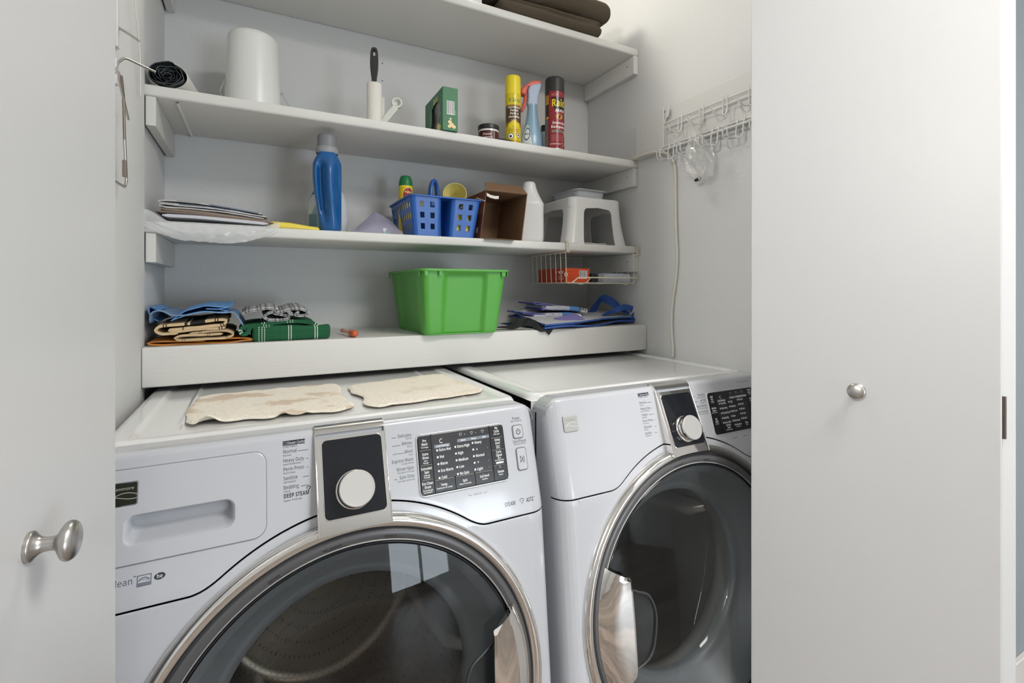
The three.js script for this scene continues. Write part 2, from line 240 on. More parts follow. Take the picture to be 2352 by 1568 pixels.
// ---------------------------------------------------------------- shelves
{
  const x0 = XL + 0.003, x1 = XR - 0.002;
  const names = ['top painted shelf, brown towels on it', 'painted shelf with the spray cans and the lint roller', 'painted shelf with the blue caddy and the white stool'];
  [2.0525, 1.656, 1.3535].forEach((y, i) => {
    const t = thing('wall_shelf', 'white ' + names[i], 'shelf', [0, y, ZS], 0, 'white painted wall shelves');
    // board with a soft front nosing
    const pr = new THREE.Shape(); const th = 0.0255, r = 0.008; pr.moveTo(-0.005, 0); pr.lineTo(-0.294, 0); pr.lineTo(-0.294, -th); pr.lineTo(-r, -th); pr.quadraticCurveTo(0, -th, 0, -th + r); pr.lineTo(0, -0.005); pr.quadraticCurveTo(0, 0, -0.005, 0);
    const g = new THREE.ExtrudeGeometry(pr, { depth: x1 - x0, bevelEnabled: false, curveSegments: 6 });
    obj('board', at(creased(g, 0.5), x1, 0, 0, 0, -Math.PI / 2, 0), M.shelf, t);
    obj('cleat', bb(XL + 0.0045, XL + 0.0235, -th - 0.0655, -th - 0.0005, -0.296, -0.001, 0.0015), M.shelf, t);
    obj('cleat', bb(XR - 0.0195, XR - 0.0005, -th - 0.0645, -th - 0.0005, -0.296, -0.001, 0.0015), M.shelf, t);
    obj('nail_head', at(cyl(0.0022, 0.0022, 0.002, 10), XR - 0.0203, -th - 0.028, -0.035, 0, 0, Math.PI / 2), S([.25, .24, .22], .5), t);
    if (i === 1) { // bead of dried sealant hanging under the board near the left cleat
      const pts = []; for (let k = 0; k <= 14; k++) pts.push([XL + 0.062 + 0.0012 * (hash2(k, 5) - .5), -th - 0.0015, -0.012 - k * 0.02]);
      obj('sealant_bead', tube(pts, 0.0035, 50), S([.86, .86, .83], .6), t, 'rough white sealant bead'); }
  });
  const t = thing('ledge_shelf', 'deep boxed ledge just above the washer and dryer, folded cloths and green bin on it', 'shelf', [0, 1.078, -1.286]);
  obj('front_board', bb(XL + 0.0045, XR - 0.001, -0.0855, 0.0005, -0.026, 0, 0.004, 3), M.shelf, t);
  obj('top_board', bb(XL + 0.001, XR - 0.001, -0.024, 0, -0.338, -0.0265, 0.001), M.shelf, t);
  obj('support_block', bb(XR - 0.045, XR - 0.018, -0.0955, -0.0865, -0.075, -0.05, 0.002), M.whitePlastic, t);
}

// ---------------------------------------------------------------- washer and dryer
const FM = M4().makeTranslation(0, 0.8, 0).multiply(M4().makeRotationX(-16 * Math.PI / 180));           // control fascia plane: (x, e, n)
const DC = 0.5454, DM = M4().makeTranslation(0, DC, 0.0268).multiply(M4().makeRotationX(-6 * Math.PI / 180)); // door plane
const T16 = Math.tan(16 * Math.PI / 180), HW = 0.343;
const zBody = y => y >= 0.8 ? -(y - 0.8) * T16 : y > 0.45 ? (0.8 - y) * 0.105 : 0.03675 - ((0.45 - y) / 0.45) ** 2 * 0.03;
const edgeX = x => { const r = 0.034, d = HW - Math.abs(x); return d >= r ? 0 : -(r - Math.sqrt(Math.max(0, r * r - (r - d) ** 2))); };
const smax = (a, b, k) => { const h = Math.max(k - Math.abs(a - b), 0); return Math.max(a, b) + h * h / (4 * k); };
const seamY = x => smax(0.7945, Math.abs(x) < 0.3205 ? DC + Math.sqrt(0.3205 ** 2 - x * x) : 0, 0.016);
const edged = (x0, x1, n, e0 = true, e1 = true) => { const a = new Set(); for (let i = 0; i <= n; i++) a.add(+lerp(x0, x1, i / n).toFixed(5)); for (const d of [0.0004, 0.0015, 0.0035, 0.0065, 0.0105, 0.0155, 0.022, 0.029, 0.034]) { if (e0) a.add(+(x0 + d).toFixed(5)); if (e1) a.add(+(x1 - d).toFixed(5)); } return [...a].sort((p, q) => p - q); };
// texture of the printed fascia: canvas spans x -.34...34 and e -.02...205
const FX0 = -0.34, FX1 = 0.34, FE0 = -0.02, FE1 = 0.205;
function fasciaPrint(kind) { return canvasTex(2048, Math.round(2048 * (FE1 - FE0) / (FX1 - FX0)), (c, w, h) => {
  const k = w / (FX1 - FX0), X = x => (x - FX0) * k, Y = e => h - (e - FE0) * k;
  c.fillStyle = '#ffffff'; c.fillRect(0, 0, w, h);
  const txt = (s, x, e, size, al = 'left', col = '#23262e', weight = '', sq = 1) => { c.save(); c.translate(X(x), Y(e)); c.scale(sq, 1); c.fillStyle = col; c.textAlign = al; c.textBaseline = 'alphabetic'; c.font = `${weight} ${size * k}px sans-serif`; c.fillText(s, 0, 0); c.restore(); };
  const line = (x0, x1, e) => { c.strokeStyle = '#3a3d45'; c.lineWidth = 2; c.beginPath(); c.moveTo(X(x0), Y(e)); c.lineTo(X(x1), Y(e)); c.stroke(); };
  const puff = (x, e, s) => { c.strokeStyle = '#23262e'; c.lineWidth = 2.4; c.beginPath(); c.arc(X(x), Y(e), s * k * .5, 2.2, 5.6); c.stroke(); c.beginPath(); c.arc(X(x + s * .55), Y(e + s * .1), s * k * .38, 3.6, 8); c.stroke(); c.beginPath(); c.arc(X(x + s * .1), Y(e - s * .5), s * k * .35, 5.2, 8.6); c.stroke(); };
  const left = kind === 'washer' ? [['Normal', 'Normal', 1], ['Heavy Duty', 'Haut Rendement', 0], ['Perm Press', 'Perm Press', 0], ['Sanitize', 'Stérilisation', 1], ['Bedding', 'Literie', 1]] : [['Normal', 'Normal', 1], ['Heavy Duty', 'Haut Rendement', 0], ['Towels', 'Serviettes', 1], ['Perm Press', 'Perm Press', 0], ['Delicates', 'Délicats', 0], ['Sanitize', 'Stérilisation', 1]];
  const lx = kind === 'washer' ? -0.103 : -0.1065, gap = kind === 'washer' ? 0.0129 : 0.0131, e0 = kind === 'washer' ? 0.1605 : 0.1555;
  c.fillStyle = '#20242e'; c.fillRect(X(lx), Y(0.1785), 0.031 * k, 0.0068 * k);
  txt(kind === 'washer' ? 'Steam Cycles' : 'Sensor Dry', lx + 0.0055, 0.173, 0.0058, 'left', '#fff', 'bold italic', kind === 'washer' ? .70 : .80);
  c.strokeStyle = '#fff'; c.lineWidth = 1.5; c.strokeRect(X(lx + .0012), Y(.1768), .0034 * k, .004 * k);
  txt(kind === 'washer' ? 'Cycles Vapeur' : 'Séchage à capteur', lx, 0.1685, 0.0033);
  left.forEach(([a, b, long], i) => { const e = e0 - gap * i; txt(a, lx, e, 0.0074, 'left', '#30333b', '', .78); txt(b, lx, e - 0.0045, 0.0033); const wd = a.length * 0.0074 * .56 * .78 + .0015; line(lx + Math.min(wd, .0325), lx + 0.0355, e + .001); });
  if (kind === 'washer') {
    txt('DEEP STEAM', lx, 0.0965, 0.0082, 'left', '#16181f', 'bold', .74); txt('Vapeur Profonde', lx, 0.0915, 0.0033); puff(lx + .034, .106, .004);
    [['Delicates', 'Délicats'], ['Whites', 'Blancs'], ['Wool', 'Laine'], ['Express Wash', 'Lavage Rapide'], ['Rinse+Spin', 'Rinçage et Essorage'], ['Spin Only', 'Essorage Seulement']].forEach(([a, b], i) => { const e = 0.1595 - 0.0132 * i; txt(a, 0.096, e, 0.0074, 'right', '#30333b', '', .80); txt(b, 0.0965, e - 0.0042, 0.0032, 'right'); if (i < 3 || i === 5) line(0.062, [0.0695, 0.076, 0.083, 0, 0, 0.0665][i], e + .001); });
    txt('Power', 0.2985, 0.1625, 0.0074, 'center', '#30333b', '', .80); txt('Mise en Marche', 0.2985, 0.1588, 0.0034, 'center');
    txt('Start/Pause', 0.3000, 0.1205, 0.0074, 'center', '#30333b', '', .74); txt('Démarrer/Pause', 0.3, 0.117, 0.0034, 'center');
    txt('STEAM', 0.2545, 0.0155, 0.0092, 'left', '#1c1f27', 'bold', .74); puff(.2885, .0205, .0058); txt('AST2', 0.2985, 0.0155, 0.0092, 'left', '#1c1f27', 'bold', .72); txt('™', 0.3145, 0.0195, 0.004);
    txt('Child Lock', 0.2055, 0.0458, 0.0034, 'center'); c.strokeStyle = '#444'; c.lineWidth = 1.5; for (const s of [-1, 1]) { c.beginPath(); c.moveTo(X(.2055 + s * .0105), Y(.0465)); c.lineTo(X(.2055 + s * .0165), Y(.0465)); c.lineTo(X(.2055 + s * .0165), Y(.049)); c.stroke(); }
    txt('Clean', -0.2795, 0.0265, 0.0108, 'right', '#7a7d85', '', .92); txt('™', -0.2795, 0.0325, 0.0045);
    c.strokeStyle = '#7c828c'; c.lineWidth = 3; c.strokeRect(X(-0.275), Y(0.0345), 0.0145 * k, 0.0125 * k); c.fillStyle = '#9aa0aa'; c.fillRect(X(-0.275), Y(0.026), 0.0145 * k, 0.004 * k); c.beginPath(); c.arc(X(-.2678), Y(.0255), .0062 * k, 3.5, 5.9); c.stroke(); txt('energy', -.2732, .0285, .0036, 'left', '#7c828c', 'italic'); txt('☆', -.2648, .0282, .0046, 'left', '#7c828c');
    c.fillStyle = '#2a2f3c'; c.beginPath(); c.ellipse(X(-0.2512), Y(0.0292), 0.0061 * k, 0.0041 * k, -0.1, 0, 7); c.fill(); txt('he', -0.2512, 0.0268, 0.0072, 'center', '#fff', 'bold', .8);
  } else {
    [['Timed Dry', 'Séchage à Minuterie'], ['Air Fluff', 'Gonflage à l\'air'], ['Steam Refresh', 'Rafraîchissement Vapeur'], ['Steam Touch-Up', 'Retouche à la Vapeur']].forEach(([a, b], i) => { const e = 0.154 - 0.0128 * i; txt(a, 0.098, e, 0.0074, 'right', '#30333b', '', .72); txt(b, 0.0985, e - 0.0042, 0.0032, 'right'); if (i < 2) line(0.0585, [0.0645, 0.0705][i], e + .001); });
    txt('There is lint in the lint filter', 0.24, 0.1735, 0.0034, 'center', '#555');
    txt('Damp Signal', 0.168, 0.0455, 0.0034, 'center', '#555'); txt('Child Lock', 0.205, 0.0455, 0.0034, 'center', '#555');
  }
}); }
function panelPrint(kind) { return canvasTex(1400, 832, (c, w, h) => {   // covers x .104...268, e .0605...158
  const k = w / 0.164; c.fillStyle = '#17171b'; c.fillRect(0, 0, w, h); const X = x => (x - 0.104) * k, Y = e => h - (e - 0.0605) * k;
  const g = '#f2f2f2', txt = (s, x, e, size, al = 'center', wt = '', col = g, sq = .86) => { c.save(); c.translate(X(x), Y(e)); c.scale(sq, 1); c.fillStyle = col; c.textAlign = al; c.font = `${wt} ${size * k}px sans-serif`; c.fillText(s, 0, 0); c.restore(); };
  const key = (x, e, L, sub) => { L.forEach((s, i) => txt(s, x, e - i * 0.0058, 0.0060, 'center', 'bold', g, .70)); sub.forEach((s, i) => txt(s, x, e - L.length * 0.0058 + .0016 - i * 0.0034, 0.0034, 'center', 'bold', g, .74)); };
  c.fillStyle = '#2b2a2f'; c.fillRect(X(.1285), Y(.1578), .1105 * k, .0755 * k);
  c.fillStyle = 'rgba(255,255,255,0.10)'; for (const [x0, x1, y] of [[.13, .237, .083]]) c.fillRect(X(x0), Y(y), (x1 - x0) * k, 2);
  // crescent
  c.strokeStyle = '#e8e8e8'; c.lineWidth = 9; c.beginPath(); c.arc(X(.147), Y(.1445), .0032 * k, .9, 5.2); c.stroke();
  c.fillStyle = '#7e8894'; c.fillRect(X(.1335), Y(.139), .0285 * k, .0055 * k); c.fillRect(X(.176), Y(.143), .062 * k, .0055 * k);
  const W = kind === 'washer';
  txt(W ? 'Load Sensing' : 'Flow Sensing', .148, .1348, .0042, 'center', 'bold'); (W ? ['Wash', 'Rinse', 'Spin'] : ['Drying', 'Cooling', 'Wrinkle Guard']).forEach((s, i) => txt(s, .187 + .0205 * i, .1388, .0042, 'center', 'bold'));
  c.strokeStyle = '#dcdcdc'; c.lineWidth = 4; for (let i = 0; i < 3; i++) { const x = X(.183 + .0215 * i), y = Y(.1505); c.beginPath(); c.moveTo(x - 22, y - 14); c.lineTo(x - 8, y - 18); c.quadraticCurveTo(x, y - 8, x + 8, y - 18); c.lineTo(x + 22, y - 14); c.lineTo(x + 14, y + 2); c.lineTo(x + 10, y + 18); c.lineTo(x - 10, y + 18); c.lineTo(x - 14, y + 2); c.closePath(); c.stroke(); if (i < 2) { c.beginPath(); c.moveTo(x + 62, y + 2); c.lineTo(x + 74, y + 8); c.lineTo(x + 62, y + 14); c.stroke(); } }
  const cols = W ? [['Extra Hot', 'Hot', 'Warm', 'Eco Warm', 'Cold'], ['Extra High', 'High', 'Medium', 'Low', 'No Spin'], ['Heavy', '▲', 'Normal', '▼', 'Light']] : [['Very Dry', 'More Dry', 'Normal Dry', 'Less Dry', 'Damp Dry'], ['High', 'Medium', 'Med Low', 'Low', 'Extra Low'], ['60 min', '50 min', '40 min', '30 min', '20 min']];
  cols.forEach((L, j) => L.forEach((s, i) => { const x = [.138, .1715, .2045][j], e = [.1275, .1285, .1305][j] - i * .0113; c.fillStyle = g; c.beginPath(); c.arc(X(x), Y(e + .0022), .0018 * k, 0, 7); c.fill(); const up = s === '▲'; if (up || s === '▼') { c.fillStyle = g; c.beginPath(); const X0 = X(x + .007), Y0 = Y(e + .0022), q = up ? 1 : -1; c.moveTo(X0, Y0 - 16 * q); c.lineTo(X0 - 12, Y0 + 12 * q); c.lineTo(X0 + 12, Y0 + 12 * q); c.fill(); } else txt(s, x + .0035, e, .0064, 'left', 'bold', g, .74); }));
  if (W) for (let i = 0; i < 4; i++) { c.strokeStyle = '#9a9a9a'; c.lineWidth = 3; c.beginPath(); c.arc(X(.2325), Y(.121 - i * .0112), 9, 0, i === 1 ? 3 : 5.4); c.stroke(); }
  if (W) { key(.1165, .1465, ['Pre', 'Wash'], ['Pré-lavage']); key(.1165, .1245, ['Extra', 'Rinse'], ['Extra', 'Rinçage']); key(.1165, .1012, ['Extended', 'Spin'], ['Essorage', 'Prolongé']); key(.1165, .0775, ['Eco Clean', 'Drum'], ['Éco-nettoyage', 'du Tambour']);
    key(.1455, .0712, ['Temp.'], ['Température de Lavage']); key(.1835, .0712, ['Spin'], ['Vitesse d\'essorage']); key(.221, .0722, ['Soil level'], ['Souillure']);
    key(.2535, .1505, ['My', 'Cycle'], ['Mon Cycle']); key(.2535, .1295, ['Delay', 'Start'], ['Départ', 'Différé']); key(.2535, .1085, ['Cycle', 'Signal'], ['Signal', 'de Programme']); key(.2535, .0745, ['Steam'], ['Vapeur']); c.fillStyle = '#e6e6e6'; c.fillRect(X(.246), Y(.0935), .015 * k, .0035 * k); c.strokeStyle = g; c.lineWidth = 4; c.beginPath(); c.arc(X(.2535), Y(.0845), 14, .6, 5.4); c.stroke(); }
  else { key(.1165, .1465, ['Rack', 'Dry'], ['Séchage', 'sur Grille']); key(.1165, .1195, ['Wrinkle', 'Guard'], ['Anti-froissement']); key(.1165, .094, ['My', 'Cycle'], ['Mon Cycle']); key(.153, .0762, ['Dryness', 'Level'], ['Niveau de Séchage']); key(.187, .0738, ['Temperature'], ['Température']); key(.2185, .0745, ['Time'], ['Durée']);
    key(.2535, .1505, ['Timed', 'Adjust'], ['Ajuster']); key(.2535, .1295, ['More', 'Time'], ['Plus']); key(.2535, .1085, ['Cycle', 'Signal'], ['Signal']); key(.2535, .0765, ['Steam'], ['Vapeur']); }
}); }
const panelKeys = [[.1055, .128, .134, .157], [.1055, .128, .110, .1333], [.1055, .128, .0865, .1093], [.1055, .128, .062, .0858], [.1288, .1655, .062, .082], [.1662, .2025, .062, .082], [.2032, .2390, .062, .082], [.2397, .2665, .1365, .157], [.2397, .2665, .1155, .1358], [.2397, .2665, .089, .1148], [.2397, .2665, .062, .0883]];
function badgePrint(dark) { return canvasTex(256, 236, (c, w, h) => { c.fillStyle = dark ? '#2e3027' : '#b9b7b4'; c.fillRect(0, 0, w, h); c.fillStyle = dark ? '#d8d8d0' : '#8d8b88'; c.font = '46px sans-serif'; c.textAlign = 'center'; c.save(); c.translate(w / 2, 74); c.scale(1.05, 1); c.fillText('Kenmore', 0, 0); c.restore(); c.strokeStyle = dark ? '#b9b9aa' : '#d9d7d5'; c.lineWidth = 9; c.beginPath(); c.moveTo(0, 176); c.bezierCurveTo(90, 80, 190, 100, 256, 130); c.stroke(); c.beginPath(); c.moveTo(0, 150); c.bezierCurveTo(80, 120, 130, 190, 256, 172); c.stroke(); }); }
const ringPrint = canvasTex(1024, 1024, (c, w) => { const k = w / 0.59; c.fillStyle = '#555557'; c.fillRect(0, 0, w, w); c.fillStyle = '#121214'; c.textAlign = 'center'; c.font = `bold ${0.0054 * k}px sans-serif`;
  for (const [s, a] of [['NEVER', 115], ['NE JAMAIS', 98], ['NUNCA', 80]]) { c.save(); c.translate(w / 2, w / 2); c.rotate((90 - a) * Math.PI / 180); c.fillText(s, 0, -0.2745 * k); c.fillRect(-0.008 * k, -0.2728 * k, 0.030 * k, 1.5); c.restore(); } });
const drumHoles = canvasTex(512, 512, (c, w) => { c.fillStyle = '#a49c92'; c.fillRect(0, 0, w, w); c.fillStyle = '#4b443d'; for (let j = 0; j < 16; j++) for (let i = 0; i < 16; i++) { c.beginPath(); c.arc((i + .5 * (j % 2) + .25) * 32, (j + .5) * 32, 3.6, 0, 7); c.fill(); } }, { repeat: [6, 2] });

function machine(kind, x, z, label) {
  const t = thing(kind === 'washer' ? 'washing_machine' : 'clothes_dryer', label, kind === 'washer' ? 'washing machine' : 'dryer', [x, 0, z]);
  const W = kind === 'washer', F = g => xf(g, FM), D = g => xf(g, DM), D2 = g => xf(at(g, 0, 0, -.003), DM);
  // cabinet: sides, back, base
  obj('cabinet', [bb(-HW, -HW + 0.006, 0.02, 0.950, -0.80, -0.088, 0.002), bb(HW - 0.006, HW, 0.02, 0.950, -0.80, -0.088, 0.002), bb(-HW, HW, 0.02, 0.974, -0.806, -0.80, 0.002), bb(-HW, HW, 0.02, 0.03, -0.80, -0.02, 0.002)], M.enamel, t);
  // top: raised border, panel a little lower, soft front lip
  const lidH = (X, Z) => { const dx = HW - Math.abs(X), df = -0.112 - Z, db = Z + 0.80, r = 0.014; const r2 = .034; let dd = Math.min(dx, df, db); if (dx < r2 && df < r2) dd = r2 - Math.hypot(r2 - dx, r2 - df); let y = 0.9805; if (dd < r) y -= r - Math.sqrt(Math.max(0, r * r - (r - dd) ** 2));
    const q = Math.min(dx - 0.034, W ? df - 0.018 : df - 0.014, db - 0.05); y -= (W ? 0.0035 : 0.0045) * sstep(0, 0.011, q); if (W) y += 0.0028 * sstep(0, .006, dx - .088) * sstep(0, .006, .1 - dx) * sstep(.06, .1, df); return y; };
  const us = edged(-HW, HW, 40), vs = edged(-0.80, -0.112, 40); for (const b of [.036, .039, .042, .045, .088, .091, .094, .097, .1]) us.push(-HW + b, HW - b); us.sort((p, q) => p - q); for (const b of [.016, .02, .024, .028]) vs.push(-.112 - b); vs.sort((p, q) => p - q);
  obj('top_panel', [surf(us, [...vs].reverse(), (X, Z) => [X, lidH(X, Z), Z]), surf(edged(-HW, HW, 8), [0, 1], (X, v) => [X, v ? lidH(X, -0.112) - 0.03 : lidH(X, -.112), -0.112 - edgeX(X) * 0])], M.enamelTop, t);
  // printed control fascia with a rounded top edge
  const Y1 = 0.9728, R = 0.0125; const prof = [];  // top roll [y, z]
  for (let k = 0; k <= 10; k++) { const a = (16 + 7.4 * k) * Math.PI / 180; prof.push([Y1 + R * (Math.sin(a) - Math.sin(16 * Math.PI / 180)), zBody(Y1) - R * (Math.cos(16 * Math.PI / 180) - Math.cos(a))]); }
  const last = prof[10]; prof.push([last[0] - 0.0006, -0.085], [last[0] - 0.0016, -0.1]);
  const rows = [-1, -.6, 0]; for (let k = 1; k <= 22; k++) rows.push(k / 22); for (let k = 1; k <= 12; k++) rows.push(1 + k);
  const fx = edged(-HW, HW, 120);
  const inPocket = (X, y) => W && X > -0.30 && X < -0.158 && y > 0.8 + 0.066 * 0.961 && y < 0.8 + 0.115 * 0.961;
  const rowY = (X, v) => { const b = seamY(X) + 0.0012; return v < 0 ? [b + 0.0014 * (1 + v), -0.0016 * v * v] : v <= 1 ? [lerp(b + 0.0014, Y1, v), 0] : prof[Math.round(v) - 1].concat(1); };
  const cutTop = X => { const r = .034, q = HW - Math.abs(X); return q >= r ? 0 : r - Math.sqrt(Math.max(0, r * r - (r - q) ** 2)); };
  const fas = surf(fx, rows, (X, v) => { const q = [...rowY(X, v)]; q[0] -= cutTop(X) * sstep(.925, .985, q[0]); if (v > 1) return [X, q[0], q[1] + edgeX(X) * (1 - sstep(1, 9, v))]; return [X, q[0], zBody(q[0]) + q[1] + edgeX(X)]; },
    { skip: (X, v) => v > 0 && v < 1 && inPocket(X, rowY(X, v)[0]), uv: p => [(p[0] - FX0) / (FX1 - FX0), ((Math.min(p[1], Y1) - 0.8) / 0.961 - FE0) / (FE1 - FE0)] });
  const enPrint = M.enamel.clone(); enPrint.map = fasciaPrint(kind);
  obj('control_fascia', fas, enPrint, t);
  for (const s of [-1, 1]) obj('side_trim', surf([0, 1], [0.05, .3, .45, .6, .7, .8, .86, .9, .93, .95], (u, y) => [s * HW, y, lerp(zBody(y) - 0.034, -0.095, u)]), M.enamel, t);
  // front panel below the seam, cut out round the door
  const RO = 0.300, ez = X => edgeX(X), piece = (xs, lo, hi, n, top) => surf(xs, n, (X, v) => { const y = lerp(lo(X), hi(X), v); const q = top ? Math.max(0, v - 0.985) / .015 : 0; return [X, y, zBody(y) + ez(X) - 0.0016 * q * q]; });
  const hy = X => { const q = Math.sqrt(Math.max(0, RO * RO - X * X)); return q * Math.cos(6 * Math.PI / 180); };
  const seam = X => seamY(X) - 0.0012, vv = n => { const a = []; for (let i = 0; i <= n; i++) a.push(i / n * .985); a.push(.993, 1); return a; };
  const mid = Array.from({ length: 97 }, (_, i) => -RO * Math.cos(Math.PI * i / 96));
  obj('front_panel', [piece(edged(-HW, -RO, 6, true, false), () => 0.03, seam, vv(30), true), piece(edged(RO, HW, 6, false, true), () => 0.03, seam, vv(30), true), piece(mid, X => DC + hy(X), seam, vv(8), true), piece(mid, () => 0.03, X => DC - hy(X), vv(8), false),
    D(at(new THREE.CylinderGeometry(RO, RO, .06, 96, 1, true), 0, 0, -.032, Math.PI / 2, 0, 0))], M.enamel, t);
  // chrome column with dial
  const cx0 = -0.058, cx1 = 0.0495, cm = (cx0 + cx1) / 2, lift = 0.0045;   // the column's face leans out over the door ring
  const CM = FM.clone().multiply(M4().makeTranslation(0, .181, 0)).multiply(M4().makeRotationX(-7.7 * Math.PI / 180)).multiply(M4().makeTranslation(0, -.181, 0)), C = g => xf(g, CM);
  const col = []; { const e0 = X => .0330 + .0025 * (1 - (X / .056) ** 2); const es = []; for (let k = 0; k <= 12; k++) es.push(k / 12);
    const body = surf(16, es, (u, v) => { const X = lerp(cx0, cx1, u), e = lerp(e0(X), 0.174, v); return [X, e, lift]; });
    const roll = surf(16, 14, (u, v) => { const X = lerp(cx0, cx1, u), a = v * (W ? 74 : 80) * Math.PI / 180, rr = 0.0125 + lift; return [X, 0.181 + rr * Math.sin(a), -0.0125 + rr * Math.cos(a)]; });
    const back = surf(16, [0, 1], (u, v) => { const X = lerp(cx0, cx1, u), a = (W ? 74 : 80) * Math.PI / 180, rr = 0.0125 + lift; return [X, 0.181 + rr * Math.sin(a) - .003 * v, -0.0125 + rr * Math.cos(a) - .02 * v]; });
    const side = [cx0, cx1].map(X => surf([0, 1], [0, .25, .5, .75, 1, ...Array.from({ length: 8 }, (_, i) => 1 + (i + 1) / 8)], (u, v) => { if (v <= 1) return [X, lerp(e0(X), .181, v), lift - (lift + .006 + .02 * (1 - v)) * u]; const a = (v - 1) * 80 * Math.PI / 180, rr = 0.0125 + lift - (lift + .004) * u; return [X, .181 + rr * Math.sin(a), -.0125 + rr * Math.cos(a)]; }));
    const under = surf(16, [0, 1], (u, v) => { const X = lerp(cx0, cx1, u); return [X, e0(X), lift - (lift + .024) * v]; });
    const lip = tube([[cx0, e0(cx0), lift], [cx0, .1, lift], [cx0, .181, lift]], .0011, 20); const lip2 = tube([[cx1, e0(cx1), lift], [cx1, .1, lift], [cx1, .181, lift]], .0011, 20);
    col.push(body, roll, back, ...side, under, lip, lip2); }
  const cc = obj('chrome_column', col.map(C), M.chrome, t, 'mirror chrome column');
  const gx0 = cx0 + 0.0095, gx1 = cx1 - 0.0065, ge0 = W ? 0.0545 : 0.0515, ge1 = W ? 0.170 : 0.1665;
  obj('bezel', C(at(ext(rrShape(gx0 - .0014, gx1 + .0014, ge0 - .0014, ge1 + .0014, .0085), .0012, .0005), 0, 0, lift)), M.chrome, cc);
  obj('glass_panel', C(at(ext(rrShape(gx0, gx1, ge0, ge1, .0075), .0010, .0003), 0, 0, lift + .0006)), M.black, cc, 'glossy black glass');
  const ky = W ? 0.0915 : 0.0870, kx = -.0035, kb = lift + .0016;
  const kpart = obj('dial', C(at(latheZ([[0.0, 0], [0.0292, 0], [0.0292, 0.002], [0.0272, 0.0034], [0.026, 0.0036]], 64), kx, ky, kb)), M.chrome, t, 'round silver dial');
  { // diamond-cut rim
    const pos = [], rowsN = 4, n = 40, h0 = .0034, h1 = .0205; const P3 = (j, i) => { const a = (i + .5 * (j % 2)) / n * 2 * Math.PI, r = .0268 - .0012 * (j / rowsN) + (j % 2 ? .0008 : -.0002), z = lerp(h0, h1, j / rowsN); return [r * Math.cos(a), r * Math.sin(a), z]; };
    for (let j = 0; j < rowsN; j++) for (let i = 0; i < n; i++) { const o = j % 2; const a = P3(j, i), b = P3(j, i + 1), c = P3(j + 1, i + o), d = P3(j + 1, i + o + (o ? -1 : 1)); if (!o) { pos.push(...a, ...b, ...c.map((q, w) => P3(j + 1, i)[w])); pos.push(...P3(j + 1, i), ...b, ...P3(j + 1, i + 1)); } else { pos.push(...a, ...b, ...P3(j + 1, i + 1)); pos.push(...a, ...P3(j + 1, i + 1), ...P3(j + 1, i)); } }
    const g = new THREE.BufferGeometry(); g.setAttribute('position', new THREE.Float32BufferAttribute(pos, 3)); g.setAttribute('uv', new THREE.Float32BufferAttribute(new Float32Array(pos.length / 3 * 2), 2)); g.computeVertexNormals();
    obj('cut_rim', C(at(g, kx, ky, kb)), M.chrome, kpart);
    obj('dial_face', C(at(latheZ([[0.0268, .0198], [0.0266, .0212], [0.0256, 0.0222], [0.0245, 0.0222], [0.0240, 0.0217], [0, 0.0217]], 64), kx, ky, kb)), M.satin, kpart, 'brushed silver face'); }
  // keypad
  const kp = obj('keypad', F(at(ext(rrShape(0.104, 0.268, 0.0605, 0.158, .008), .0022, .0008), 0, 0, -.0006)), M.black, t, 'black glossy keypad');
  obj('keypad_rim', F((() => { const s = rrShape(0.1018, 0.2702, 0.0583, 0.1602, .010); s.holes.push(rrShape(0.1042, 0.2678, 0.0607, 0.1578, .0078)); return at(ext(s, .0026, .0008), 0, 0, -.0006); })()), M.enamel, kp);
  const pm = new THREE.MeshPhysicalMaterial({ map: panelPrint(kind), roughness: .22, clearcoat: .8, clearcoatRoughness: .06 });
  const plate = (a, b, c, d, n, r) => F(at(uvXY(ext(rrShape(a, b, c, d, r), .0012, .0003), 0.104, 0.268, 0.0605, 0.158), 0, 0, n));
  obj('display_window', plate(.1288, .2388, .0826, .157, .0014, .002), pm, kp);
  for (const [a, b, c, d] of panelKeys) obj('key', plate(a, b, c, d, .0014, .0016), pm, kp);
  if (W) { // power and start buttons in dark grooves
    const icon = canvasTex(256, 512, (c, w, h) => { c.fillStyle = '#fff'; c.fillRect(0, 0, w, h); c.strokeStyle = '#24262c'; c.lineWidth = 13; c.lineCap = 'round'; c.beginPath(); c.arc(128, 128, 46, -.9, 4.04); c.stroke(); c.beginPath(); c.moveTo(128, 66); c.lineTo(128, 128); c.stroke(); c.lineCap = 'butt'; c.lineWidth = 10; c.beginPath(); c.moveTo(84, 350); c.lineTo(84, 430); c.lineTo(136, 390); c.closePath(); c.stroke(); c.beginPath(); c.moveTo(148, 346); c.lineTo(148, 434); c.moveTo(174, 346); c.lineTo(174, 434); c.stroke(); });
    const bm = M.enamel.clone(); bm.map = icon;
    for (const [a, b, c, d, v0, v1, nm] of [[0.2868, 0.3098, 0.1275, 0.1525, .5, 1, 'power_button'], [0.2888, 0.3108, 0.0705, 0.1115, 0, .5, 'start_button']]) {
      const g = uvXY(ext(rrShape(a + .0016, b - .0016, c + .0016, d - .0016, .0042), .0036, .001), a, b, c, d); const q = g.attributes.uv; for (let i = 0; i < q.count; i++) { let v = q.getY(i); if (nm[0] === 's') v = clamp((v - .5) * (d - c) / (b - a) + .5, 0.02, .98); q.setY(i, lerp(v0, v1, v)); }
      const pt = obj(nm, F(at(g, 0, 0, -.001)), bm, t);
      obj('groove', F(at(ext(rrShape(a - .0002, b + .0002, c - .0002, d + .0002, .0055), .0006, .0002), 0, 0, 0)), S([.2, .2, .21], .5), pt); }
  }
